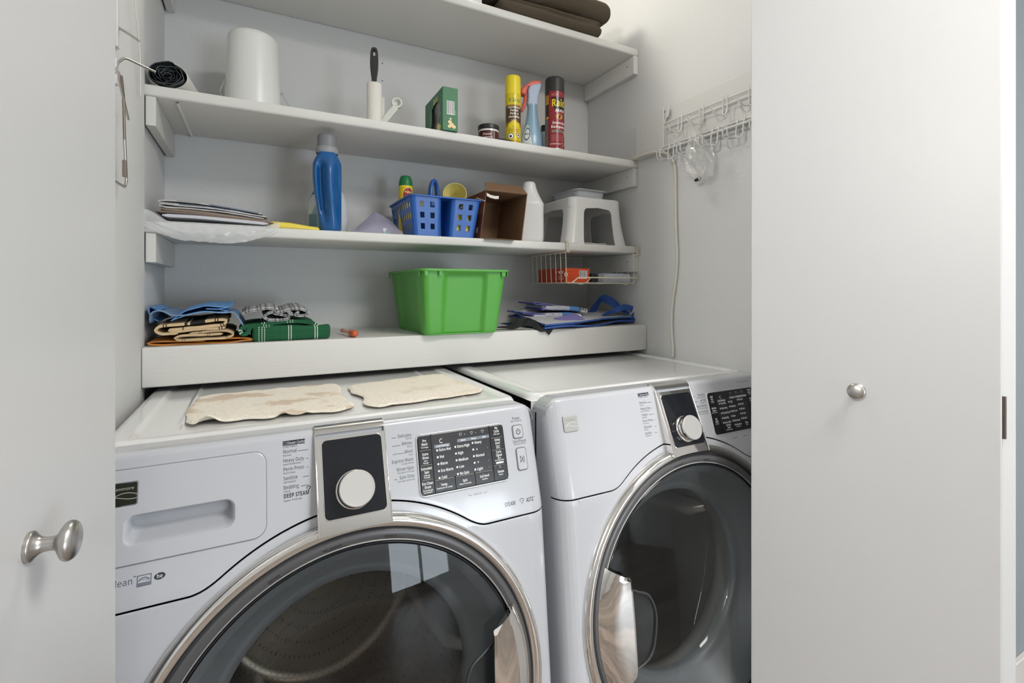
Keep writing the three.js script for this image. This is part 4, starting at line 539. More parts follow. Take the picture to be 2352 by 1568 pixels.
{ // red insect spray
  const x = .8785, z = -1.37, t = thing('spray_can', 'tall red insect spray can with a black cap', 'spray can', [x, Y2, z], toCam(x, z) + .27); const r = .0318;
  const tex = label(1024, 960, (c, W, H) => { c.fillStyle = '#8e1f2a'; c.fillRect(0, 0, W, H); c.fillStyle = '#23211c'; c.fillRect(290, 0, 70, H); c.fillStyle = '#cfa93a'; c.fillRect(292, 60, 66, 150); c.fillRect(296, 420, 60, 40); c.fillStyle = '#8a8a86'; for (let i = 0; i < 20; i++) c.fillRect(296, 480 + i * 22, 58, 12); c.fillStyle = '#23211c'; for (let i = 0; i < 6; i++) c.fillRect(298, 70 + i * 22, 50, 9);
    c.strokeStyle = '#d8b9b4'; c.lineWidth = 4; c.beginPath(); c.ellipse(470, 62, 50, 14, 0, 0, 7); c.stroke(); c.fillStyle = '#1a1514'; c.beginPath(); c.moveTo(400, 110); c.lineTo(690, 96); c.lineTo(670, 330); c.lineTo(470, 330); c.closePath(); c.fill(); c.fillStyle = '#f0d61c'; c.font = 'bold 170px sans-serif'; c.textAlign = 'center'; c.save(); c.translate(548, 260); c.scale(.74, 1); c.fillText('Raid', 0, 0); c.restore(); c.fillStyle = '#f2f2f2'; c.font = 'italic bold 84px sans-serif'; c.save(); c.translate(560, 352); c.scale(1, .8); c.fillText('MAX', 0, 0); c.restore();
    c.fillStyle = '#e0b84a'; c.beginPath(); for (let i = 0; i < 26; i++) { const a = i / 26 * 6.283, q = i % 2 ? 78 : 34; c.lineTo(556 + q * Math.cos(a) * 1.1, 430 + q * Math.sin(a) * .8); } c.fill(); c.fillStyle = '#3a2412'; c.beginPath(); c.ellipse(556, 430, 20, 34, .4, 0, 7); c.fill(); c.fillStyle = '#f4f2ee'; c.font = 'bold 62px sans-serif'; c.fillText('Insectes', 556, 556); c.fillText('Rampants', 556, 622); c.fillStyle = '#8d8d88'; c.fillRect(420, 655, 250, 40); c.fillStyle = '#24201c'; c.font = 'bold 22px sans-serif'; c.fillText('TUE INSTANTANÉMENT', 545, 684); c.fillStyle = '#e4c63c'; c.beginPath(); c.arc(690, 690, 40, 0, 7); c.fill(); c.fillStyle = '#d8a9a6'; c.font = '20px sans-serif'; for (let i = 0; i < 4; i++) c.fillText('coquerelles fourmis araignées', 545, 750 + i * 28); c.fillStyle = '#f4d9d4'; c.font = 'bold 34px sans-serif'; c.fillText('ATTENTION', 480, 900); c.strokeStyle = '#f4d9d4'; c.lineWidth = 5; c.beginPath(); c.moveTo(590, 866); c.lineTo(660, 866); c.lineTo(625, 930); c.closePath(); c.stroke(); });
  const [g, m] = sleeve(r, .004, .190, tex, .25); obj('can_body', g, m, t); obj('base_rim', lathe([[0, .001], [.028, 0], [.032, .001], [.0323, .003], [.0318, .0045]], 40), S([.7, .7, .68], .25, { metalness: 1 }), t);
  obj('cap', lathe([[.0318, .190], [.0326, .191], [.0326, .1945], [.0320, .196], [.0316, .231], [.0300, .2375], [.0265, .2402], [0, .2405]], 48), S([.018, .018, .018], .42), t, 'black cap');
}
// ---------------------------------------------------------------- third shelf
{ // papers in an open plastic bag
  const news = label(512, 512, (c, W, H) => { c.fillStyle = '#d9d8d6'; c.fillRect(0, 0, W, H); c.fillStyle = '#9a9896'; for (let j = 0; j < 40; j++) for (let i = 0; i < 4; i++) if (hash2(i, j) > .15) c.fillRect(20 + i * 124, 16 + j * 12.5, 90 + 20 * hash2(j, i + 9), 3); c.fillStyle = '#7f8a9c'; c.fillRect(20, 200, 210, 90); }); news.wrapS = news.wrapT = THREE.RepeatWrapping; news.repeat.set(4, 4);
  const pm = col => S(col, .8), nm = S([.80, .80, .81], .8, { map: news });
  const t1 = (n, lab, path, th, z0, z1, mat, o = {}) => tag(obj(n, folded(path, th, z0, z1, { nz: 10, wob: .0006, f: 14, ...o }), mat), lab, 'paper', 'papers in the plastic bag');
  t1('newspaper', 'white folded newsprint lying topmost in the plastic bag', [[.018, 1.3875], [-.06, 1.398], [-.13, 1.4042], [-.186, 1.4047], [-.197, 1.4018], [-.186, 1.3994], [-.12, 1.3975], [-.06, 1.3925], [0, 1.3842]], .0028, -1.57, -1.352, nm, { seedOff: 3 });
  t1('newspaper', 'white folded newsprint second from the top, fold curled at left', [[.028, 1.3805], [-.05, 1.389], [-.10, 1.3940], [-.15, 1.3945], [-.186, 1.3962], [-.193, 1.3930], [-.184, 1.3902], [-.13, 1.3892], [-.05, 1.384], [.02, 1.3758]], .0030, -1.58, -1.347, nm, { seedOff: 8 });
  t1('envelope', 'brown paper envelope in the middle of the paper pile', [[-.19, 1.3855], [-.12, 1.3835], [-.04, 1.3770], [.035, 1.3705]], .0055, -1.57, -1.352, pm([.36, .29, .22]), { seedOff: 12 });
  t1('folder', 'dark brown folder under the lighter envelope', [[-.198, 1.3787], [-.12, 1.3772], [-.03, 1.3712], [.042, 1.3660]], .0045, -1.585, -1.346, pm([.20, .15, .13]), { seedOff: 17 });
  t1('paper_sheets', 'white sheets lowest in the paper pile', [[-.185, 1.3708], [-.1, 1.3696], [-.02, 1.3662], [.03, 1.3632]], .007, -1.58, -1.345, pm([.62, .62, .66]), { seedOff: 21 });
  const bag = surf(70, 36, (u, v) => { const X = lerp(-.2145, .054, u), lowY = 1.3165 - .006 * Math.sin(u * 3.1) + .028 * Math.pow(Math.abs(u - .48) * 2, 3) + .005 * (fbm(u * 18, 2) - .5); const c = .006 * (fbm(u * 9, v * 7, 3) - .5);
    if (v < .5) { const f = v / .5, lift = (u < .18 ? .024 * sstep(.18, 0, u) : 0) + (u > .86 ? .010 * sstep(.86, 1, u) : 0); return [X, Y3 + .0015 + lift * sstep(.4, 1, f) + Math.abs(c) * .3, lerp(-1.58, -1.324, f)]; }
    const f = (v - .5) / .5, top = Y3 + .0015 + (u < .18 ? .024 * sstep(.18, 0, u) : 0) + (u > .86 ? .010 * sstep(.86, 1, u) : 0); return [X + c, lerp(top, Math.min(lowY, top - .004), f), -1.3235 + .004 * Math.sin(f * Math.PI) + Math.abs(c) * 1.5]; });
  tag(obj('plastic_bag', bag, P([.93, .94, .95], .22, { transmission: .55, thickness: 0, side: THREE.DoubleSide })), 'clear plastic bag drooping over the shelf edge under the papers', 'plastic bag');
}
tag(obj('cleaning_cloth', softBox(.030, .150, Y3, Y3 + .0185, -1.50, -1.352, .008, [36, 6, 24], q => [0, -.008 * sstep(.06, .15, q[0]) * sstep(Y3, Y3 + .01, q[1]) + .0012 * (fbm(q[0] * 40, q[2] * 30) - .5), .004 * (fbm(q[0] * 30, 4) - .5)]), S([.86, .68, .10], .6)), 'yellow folded cloth pack beside the papers', 'cloth');
{ // blue detergent bottle
  const x = .1715, z = -1.388, t = thing('detergent_bottle', 'tall blue detergent bottle with a grey screw cap', 'bottle', [x, Y3, z], toCam(x, z));
  const ys = [0, .003, .010, .03, .06, .09, .12, .145, .165, .18, .193, .203, .209, .2125];
  const body = loft(ys.map(y => { const lean = .0078 * (1 - sstep(.01, .15, y)); const a = y < .005 ? .024 : lerp(.0282, .0362, sstep(.01, .15, y)) - .0125 * sstep(.178, .2125, y), b = y < .005 ? .036 : .041 - .014 * sstep(.175, .2125, y); const gr = sstep(.015, .06, y) * sstep(.19, .165, y);
    return Array.from({ length: 64 }, (_, i) => { const q = i / 64 * 2 * Math.PI, cx = Math.cos(q), sy = Math.sin(q); const e = 2.6, rr = Math.pow(Math.abs(cx) ** e + Math.abs(sy) ** e, -1 / e); let X = a * rr * cx, Z = b * rr * sy; const front = sstep(.1, .8, sy); const cxr = X - .006; Z += front * (gr * (.010 * Math.exp(-((cxr / .0115) ** 2)) - .024 * Math.exp(-(((cxr + .0215) / .0095) ** 2)) - .010 * Math.exp(-(((cxr - .0215) / .007) ** 2)))); return [X + lean, y, Z]; }).reverse(); }));
  obj('bottle_body', body, P([.003, .097, .31], .3, { clearcoat: .35, clearcoatRoughness: .25 }), t);
  obj('collar', lathe([[.0272, .2085], [.0288, .2105], [.0290, .2190], [.0278, .2235], [.0264, .2245], [.0258, .2265]], 48), S([.30, .31, .33], .45), t, 'grey collar');
  obj('cap', lathe([[.0250, .2255], [.0252, .2275], [.0248, .252], [.0236, .2572], [.0205, .2592], [0, .2596]], 48), S([.21, .215, .235], .5), t, 'grey cap');
}
{ // white and clear bottle behind it
  const x = .188, z = -1.497, t = thing('cleaner_bottle', 'white and teal cleaner bottle standing behind the blue one', 'bottle', [x, Y3, z], .1);
  const rr = [[0, .048, .024], [.004, .052, .027], [.05, .0555, .028], [.095, .053, .027], [.125, .043, .024], [.150, .028, .019], [.168, .0165, .0165], [.182, .016, .016]];
  const tex = label(1024, 512, (c, W, H) => { c.fillStyle = '#dfe3e6'; c.fillRect(0, 0, W, H); c.fillStyle = '#9dc0cb'; c.fillRect(500, 150, 200, 330); c.fillStyle = '#dfe8ea'; c.beginPath(); c.moveTo(500, 300); c.lineTo(700, 150); c.lineTo(700, 260); c.lineTo(500, 420); c.fill(); c.fillStyle = '#3b4f6c'; c.font = 'bold 70px sans-serif'; c.fillText('2X', 545, 240); c.fillStyle = '#c2574a'; c.fillRect(500, 40, 200, 36); c.fillStyle = '#6f9aa8'; c.fillRect(540, 350, 110, 110); });
  obj('bottle_body', loft(rr.map(([y, a, b]) => Array.from({ length: 48 }, (_, i) => { const q = i / 48 * 2 * Math.PI; return [a * Math.cos(q), y, -b * Math.sin(q)]; }))), new THREE.MeshPhysicalMaterial({ map: tex, roughness: .25, transmission: .15, thickness: 0 }), t);
  obj('cap', lathe([[.018, .180], [.0185, .184], [.0175, .212], [.015, .215], [0, .2155]], 32), S([.7, .28, .22], .4), t, 'red cap');
}
{ // purple plastic bag with a toothbrush
  const A = [.305, 1.4262], m = P([.68, .66, .80], .25, { transmission: .62, thickness: 0, side: THREE.DoubleSide });
  const g = surf(48, 40, (u, v) => { const X = lerp(.222, .372, u), f = Math.sin(v * Math.PI), cr = .005 * (fbm(u * 5, v * 5, 2) - .5); const h = u < .56 ? Math.pow(u / .56, 1.15) : 1 - .62 * Math.pow((u - .56) / .44, 1.6); const top = .071 * h; const Z = -1.418 + .058 * Math.cos(v * Math.PI) * (1 - .3 * h) - .02 * h * f; return [X + cr, Y3 + .0008 + Math.max(0, top * Math.pow(1 - Math.abs(2 * v - 1), .85) + .5 * cr * f), Z + cr]; });
  tag(obj('plastic_bag', g, m), 'crumpled translucent purple bag with a toothbrush in it', 'plastic bag');
  const t = thing('toothbrush', 'white and teal toothbrush inside the purple bag', 'toothbrush', [.318, Y3 + .004, -1.392], .5);
  obj('handle', loft([[-.006, .004, .003], [.02, .005, .004], [.08, .006, .005], [.10, .004, .003]].map(([s, w, h]) => rrRing(w * 2, h * 2, h * .9, 3).map(p => [p[0] * .5 - .0 , p[1] + .003, -s]))), S([.35, .62, .55], .4), t); obj('brush_head', bb(-.007, .007, 0, .006, -.012, .014, .002), S([.30, .58, .52], .4), t);
  const br = []; for (let i = 0; i < 4; i++) for (let j = 0; j < 6; j++) br.push(bb(-.006 + i * .0032, -.0038 + i * .0032, .006, .0155, -.010 + j * .004, -.0075 + j * .004, 0)); obj('bristles', br, S([.8, .84, .86], .7), t).userData.kind = 'stuff';
}
{ // blue caddy
  const x0 = .3845, x1 = .5985, z0 = -1.575, z1 = -1.337, H = .1115, t = thing('caddy', 'blue plastic basket caddy with square holes and a looped handle', 'caddy', [(x0 + x1) / 2, Y3, (z0 + z1) / 2]); const w = x1 - x0, d = z1 - z0;
  const blue = P([.018, .115, .44], .38, { clearcoat: .15, clearcoatRoughness: .3 });
  // plan outline with a deep notch between the two front lobes and the two back ones
  const plan = sc => { const a = w / 2 * sc, b = d / 2 * sc, n = .0145, k = .060; const c = (x, z, r, q0, q1) => Array.from({ length: 7 }, (_, i) => { const q = lerp(q0, q1, i / 6) * Math.PI / 180; return [x + r * Math.cos(q), z + r * Math.sin(q)]; }); const r = .014;
    return [...c(a - r, b - r, r, 0, 90), ...c(n + r, b - r, r, 90, 180), [n, b - k * .6], ...c(0, b - k, n * .9, 0, -180).map(p => [p[0], p[1]]), [-n, b - k * .6], ...c(-n - r, b - r, r, 0, 90), ...c(-a + r, b - r, r, 90, 180), ...c(-a + r, -b + r, r, 180, 270), ...c(-n - r, -b + r, r, 270, 360), [-n, -b + k * .6], ...c(0, -b + k, n * .9, 180, 0), [n, -b + k * .6], ...c(n + r, -b + r, r, 180, 270), ...c(a - r, -b + r, r, 270, 360)]; };
  const base = plan(1), N = base.length; let L = [0]; for (let i = 0; i < N; i++) { const p = base[i], q = base[(i + 1) % N]; L.push(L[i] + Math.hypot(q[0] - p[0], q[1] - p[1])); }
  const pos = s => { let i = 0; while (i < N - 1 && L[i + 1] < s) i++; const f = (s - L[i]) / (L[i + 1] - L[i] || 1), p = base[i], q = base[(i + 1) % N]; return [lerp(p[0], q[0], f), lerp(p[1], q[1], f)]; };
  const S_ = new Set(); for (let i = 0; i <= N; i++) S_.add(+L[i].toFixed(5)); const holes = []; // window columns on the straight runs
  const addRun = (cond, cols, ww) => { for (let i = 0; i < N; i++) { const p = base[i], q = base[(i + 1) % N], len = L[i + 1] - L[i]; if (len < .03 || !cond(p, q)) continue; for (let k = 0; k < cols; k++) { const c = L[i] + len * (k + .5) / cols; holes.push([c - ww / 2, c + ww / 2]); S_.add(+(c - ww / 2).toFixed(5)); S_.add(+(c + ww / 2).toFixed(5)); } } };
  addRun((p, q) => Math.abs(p[1] - q[1]) < 1e-4, 2, .0138); addRun((p, q) => Math.abs(p[0] - q[0]) < 1e-4 && Math.abs(p[0]) > .08, 9, .011);
  const us = [...S_].sort((a, b) => a - b), vs = [0, .010, .020, .036, .051, .067, .0815, .0975, .106, H]; const rowHole = v => [[.020, .036], [.051, .067], [.0815, .0975]].some(([a, b]) => v > a && v < b);
  const wall = off => surf(us, vs, (s, v) => { const p = pos(Math.min(s, L[N])), sc = lerp(.86, 1, v / H), q = [p[0] * sc, p[1] * sc], l = Math.hypot(...q); return [q[0] * (1 - off / l), v + .0008, q[1] * (1 - off / l)]; }, { skip: (s, v) => rowHole(v) && holes.some(([a, b]) => s > a && s < b) });
  obj('basket_wall', [wall(0), wall(.0018)], blue, t);
  const fl = shapeOf(plan(.86).map(p => [p[0], p[1]])); obj('basket_floor', at(ext(fl, .002, 0, 4), 0, .0028, 0, Math.PI / 2), blue, t);
  const rim = splineShape(rrRing(w + .010, d + .010, .02, 5).map(p => [p[0], p[1]]), 120); rim.holes.push(shapeOf(new THREE.CatmullRomCurve3(plan(.985).map(p => V(p[0], p[1], 0)), true).getPoints(160).map(p => [p.x, p.y])));
  obj('rim', at(ext(rim, .005, .0015), 0, H + .003, 0, Math.PI / 2), blue, t);
  obj('divider', [bb(-.0012, .0012, .002, H, -d / 2 + .06, d / 2 - .06, 0), bb(-.016, .016, H - .012, H + .012, -.018, .018, .005)], blue, t);
  const arch = []; for (let k = 0; k <= 24; k++) { const a = Math.PI * k / 24, sx = -.0185 * Math.cos(a), sy = H + .008 + .064 * Math.pow(Math.sin(a), .8); arch.push([sx, sy, .02 * Math.cos(a)]); }
  obj('handle', loft(arch.map((p, k) => { const a = Math.PI * k / 24, nx = -Math.cos(a), ny = Math.sin(a); return rrRing(.0105, .026, .004, 3).map(q => [p[0] + nx * q[0], p[1] + ny * q[0], p[2] + q[1]]); })), blue, t);
}
{ // things in the caddy
  const t = thing('soap_bottle', 'yellow bottle with a green cap standing in the blue caddy', 'bottle', [.410, Y3 + .004, -1.482], toCam(.41, -1.482)); const tex = label(512, 512, (c, W, H) => { c.fillStyle = '#e2c31d'; c.fillRect(0, 0, W, H); c.fillStyle = '#a02623'; c.beginPath(); c.ellipse(290, 88, 66, 80, 0, 0, 7); c.fill(); c.strokeStyle = '#e9dca0'; c.lineWidth = 6; c.stroke(); c.fillStyle = '#f2e6a8'; c.font = 'bold 30px sans-serif'; c.textAlign = 'center'; c.fillText('Polish', 290, 64); c.fillStyle = '#2d1c14'; c.beginPath(); c.ellipse(290, 112, 28, 36, 0, 0, 7); c.fill(); });
  const [g, m] = sleeve(.0215, .002, .155, tex); obj('bottle_body', g, m, t); obj('shoulder', lathe([[.0215, .155], [.0208, .159], [.0196, .1605]], 32), yel, t);
  obj('cap', lathe([[.0204, .1585], [.0208, .164], [.0200, .173], [.0172, .183], [.0150, .1885], [.0128, .1905], [0, .1915]], 32), S([.008, .17, .05], .4), t, 'green cap');
  const c = thing('plastic_cup', 'pale yellow cup lying tilted in the blue caddy', 'cup', [.560, Y3 + .139, -1.452]); const q = new THREE.Quaternion().setFromUnitVectors(V(0, 1, 0), V(-.40, .22, .89).normalize()), mm = M4().makeRotationFromQuaternion(q);
  const pr = [[0, 0], [.024, 0], [.026, .002], [.0355, .070], [.0372, .0712], [.0375, .074], [.0362, .0752], [.0345, .074], [.0245, .006], [0, .004]]; const cm = P([.88, .79, .30], .35, { transmission: .25, thickness: 0 });
  obj('cup_body', xf(at(lathe(pr.map(p => [p[0], p[1] * .8]), 48), 0, -.035, 0), mm), cm, c);
  const y2 = thing('duster', 'yellow sponge low in the blue caddy behind the holes', 'sponge', [.545, Y3 + .004, -1.40]); obj('sponge', softBox(-.035, .030, 0, .082, -.035, .040, .01, [10, 10, 10], wob(.004, 40)), S([.75, .66, .15], .9), y2);
}
{ // open brown carton
  const x0 = .5985, x1 = .742, h = .1465, z0 = -1.53, z1 = -1.347, t = thing('carton', 'brown cardboard carton lying open towards the room', 'carton', [x0, Y3, z1]); const w = x1 - x0, d = z1 - z0, k = .02; // top leans to the right
  const kraft = S([.21, .12, .065], .85, { bumpMap: paintBump, bumpScale: .0006 }), q = (x, y, z) => [x + k * y / h, y, z];
  const slab = (a, b, c, e, th) => { const n = V(...b).sub(V(...a)).cross(V(...e).sub(V(...a))).normalize().multiplyScalar(th); const r0 = [a, b, c, e], r1 = r0.map(p => [p[0] + n.x, p[1] + n.y, p[2] + n.z]); return loft([r0, r1], { smooth: false }); };
  const print = label(512, 512, (c, W, H) => { c.fillStyle = '#6d3c2c'; c.fillRect(0, 0, W, H); c.fillStyle = '#8c5a45'; c.fillRect(0, 150, W, 90); c.strokeStyle = '#e8dccf'; c.lineWidth = 14; c.beginPath(); c.moveTo(0, 120); c.lineTo(120, 60); c.lineTo(200, 130); c.lineTo(330, 40); c.lineTo(512, 110); c.stroke(); c.fillStyle = '#2c1712'; c.font = 'bold 96px sans-serif'; c.fillText('HIM', 40, 230); c.fillStyle = '#e8dccf'; c.font = 'bold 56px sans-serif'; c.fillText('WALL', 40, 330); for (let i = 0; i < 5; i++) c.fillRect(40 + 90 * i, 380 + 20 * (i % 2), 44, 60); });
  const lp = slab(q(0, 0, 0), q(0, 0, -d), q(0, h, -d), q(0, h, 0), .0025); { const p = lp.attributes.position, u = lp.attributes.uv; for (let i = 0; i < p.count; i++) u.setXY(i, p.getZ(i) / d + 1, p.getY(i) / h); }
  obj('printed_side', lp, S(1, .7, { map: print }), t, 'printed side with white lettering');
  obj('side', slab(q(w, 0, -d), q(w, 0, 0), q(w, h, 0), q(w, h, -d), .0025), kraft, t); obj('back', slab(q(0, 0, -d), q(w, 0, -d), q(w, h, -d), q(0, h, -d), .0025), kraft, t);
  obj('bottom', slab([0, .0005, 0], [0, .0005, -d], [w, .0005, -d], [w, .0005, 0], .0022), kraft, t); obj('top', slab(q(0, h, 0), q(w, h, 0), q(w, h, -d), q(0, h, -d), .0025), kraft, t);
  obj('top_flap', slab(q(.0, h, 0), q(w, h, 0), [w + k + .006, h + .036, -.055], [k + .022, h + .036, -.055], .0025), kraft, t); obj('bottom_flap', slab([.01, .0022, 0], [w - .03, .0022, 0], [w - .045, -.001, .034], [.004, .001, .030], .0022), kraft, t);
  obj('torn_tab', loft([[0, .012], [.012, .007], [.028, .005], [.040, .006]].map(([s, a]) => [[k + .002 + s, h - .022 + a - .006, .001], [k + .002 + s, h - .020 + a + .001, .001], [k + .002 + s, h - .020 + a + .001, .0022], [k + .002 + s, h - .022 + a - .006, .0022]])), S([.75, .73, .70], .7), t, 'torn white paper tab');
}
{ // white jug
  const x = .808, z = -1.415, t = thing('jug', 'plain white plastic jug between the carton and the stool', 'jug', [x, Y3, z], -.35);
  const rr = [[0, .074, .056, .014], [.003, .084, .066, .018], [.012, .088, .070, .02], [.02, .0895, .0715, .02], [.12, .0895, .0715, .02], [.1265, .091, .073, .022], [.133, .0895, .0715, .024], [.150, .074, .060, .026], [.168, .058, .050, .024], [.185, .046, .043, .021], [.197, .041, .040, .0195], [.203, .033, .033, .016], [.2055, .012, .012, .006]];
  obj('jug_body', loft(rr.map(([y, a, b, r]) => rrRing(a, b, r, 7).map(p => [p[0], y, p[1]]).reverse())), M.whitePlastic, t);
}
{ // white step stool: rounded top, four flared corner legs with arched openings
  const x0 = .935, x1 = 1.148, z0 = -1.588, z1 = -1.352, H = .1615, t = thing('step_stool', 'small white plastic step stool on the shelf', 'stool', [(x0 + x1) / 2, Y3, (z0 + z1) / 2]); const w = x1 - x0, d = z1 - z0, r = .026, fl = .024, hole = .127;
  const half = v => [w / 2 + fl * v * v * .9, d / 2 + fl * v * v * .55]; // v: 0 top .. 1 floor
  const mat = M.whitePlastic; const yOf = v => H * (1 - v) - .0;
  const hw = (v, full) => { const y = yOf(v), dy = hole - y, rr = .022, lo = full - .052 + .012 * v; if (dy <= 0) return 0; return dy < rr ? lo - rr + Math.sqrt(rr * rr - (rr - dy) ** 2) : lo; };
  const corner = (sx, sz, off) => surf(18, Array.from({ length: 31 }, (_, i) => lerp(1 - hole / H, 1, i / 30)), (u, v) => { const [a, b] = half(v), A = a - off, B = b - off, R = r - off * .5, s1 = A - R - hw(v, w / 2), s2 = B - R - hw(v, d / 2), arc = R * Math.PI / 2, T = s1 + arc + s2; let s = u * T; let p; if (s < s1) p = [hw(v, w / 2) + s, B]; else if (s < s1 + arc) { const q = Math.PI / 2 - (s - s1) / R; p = [A - R + R * Math.cos(q), B - R + R * Math.sin(q)]; } else p = [A, B - R - (s - s1 - arc)]; return [sx * p[0], yOf(v), sz * p[1]]; });
  const apron = off => surf(120, Array.from({ length: 7 }, (_, i) => lerp(.055, 1 - hole / H, i / 6)), (u, v) => { const [a, b] = half(v); const R = rrRing((a - off) * 2, (b - off) * 2, r, 29); return (p => [p[0], yOf(v), p[1]])(R[Math.round(u * 120) % 120]); }, { wrapU: true });
  for (const [sx, sz] of [[1, 1], [-1, 1], [-1, -1], [1, -1]]) obj('leg', [corner(sx, sz, 0), corner(sx, sz, .0035), surf([0, 1], Array.from({ length: 31 }, (_, i) => lerp(1 - hole / H, 1, i / 30)), (u, v) => { const [a, b] = half(v); return [sx * hw(v, w / 2), yOf(v), sz * (b - .0035 * u)]; }), surf([0, 1], Array.from({ length: 31 }, (_, i) => lerp(1 - hole / H, 1, i / 30)), (u, v) => { const [a, b] = half(v); return [sx * (a - .0035 * u), yOf(v), sz * hw(v, d / 2)]; })], mat, t);
  obj('apron', [apron(0), apron(.0035), surf(40, [0, 1], (u, v) => { const [a, b] = half(1 - hole / H); return [lerp(-1, 1, u) * .09, hole, b - .0035 * v]; }), surf(40, [0, 1], (u, v) => { const [a] = half(1 - hole / H); return [-a + .0035 * v, hole, lerp(-1, 1, u) * .085]; })], mat, t);
  const top = []; for (const [s, y] of [[0, H - .0088], [0, H - .0085], [.0008, H - .005], [.0035, H - .0018], [.008, H - .0003], [.014, H]]) { const [a, b] = half(.055); top.push(rrRing(a * 2 - 2 * s, b * 2 - 2 * s, r - s * .4, 12).map(p => [p[0], y, p[1]]).reverse()); } obj('seat', loft(top), mat, t);
  // feet turn out
  for (const [sx, sz] of [[1, 1], [-1, 1]]) obj('foot', surf(18, 3, (u, v) => { const [a, b] = half(1), R = r, q = lerp(-20, 110, u) * Math.PI / 180; return [sx * (a - R + (R + .004 * v) * Math.cos(q)), .0006 + .002 * (1 - v), sz * (b - R + (R + .004 * v) * Math.sin(q))]; }), mat, t);
  const tr = thing('food_tray', 'clear ribbed plastic tray on top of the white stool', 'tray', [1.074, Y3 + H + .0005, -1.51], .04); const rib = (a, b, y, amp) => { const R = rrRing(a, b, .022, 24); return R.map((p, i) => { const k = 1 + amp * (i % 2 ? 1 : -1); return [p[0] * k, y, p[1] * k]; }).reverse(); };
  const tm = P([.80, .82, .87], .2, { transmission: .3, thickness: 0, side: THREE.DoubleSide });
  obj('tray_wall', loft([rib(.110, .140, .001, 0), rib(.118, .148, .004, .006), rib(.128, .160, .034, .006), rib(.130, .162, .038, 0), rib(.142, .176, .039, 0), rib(.145, .180, .0415, 0), rib(.142, .176, .0435, 0), rib(.130, .162, .041, 0), rib(.122, .152, .012, 0)]), tm, tr);
  tag(obj('paper_slip', softBox(.955, 1.075, Y3 + .0003, Y3 + .004, -1.47, -1.345, .0015, [14, 2, 12], q => [0, .003 * fbm(q[0] * 30, q[2] * 20), 0]), S([.72, .72, .71], .8)), 'thin white paper slip lying under the stool', 'paper');
}
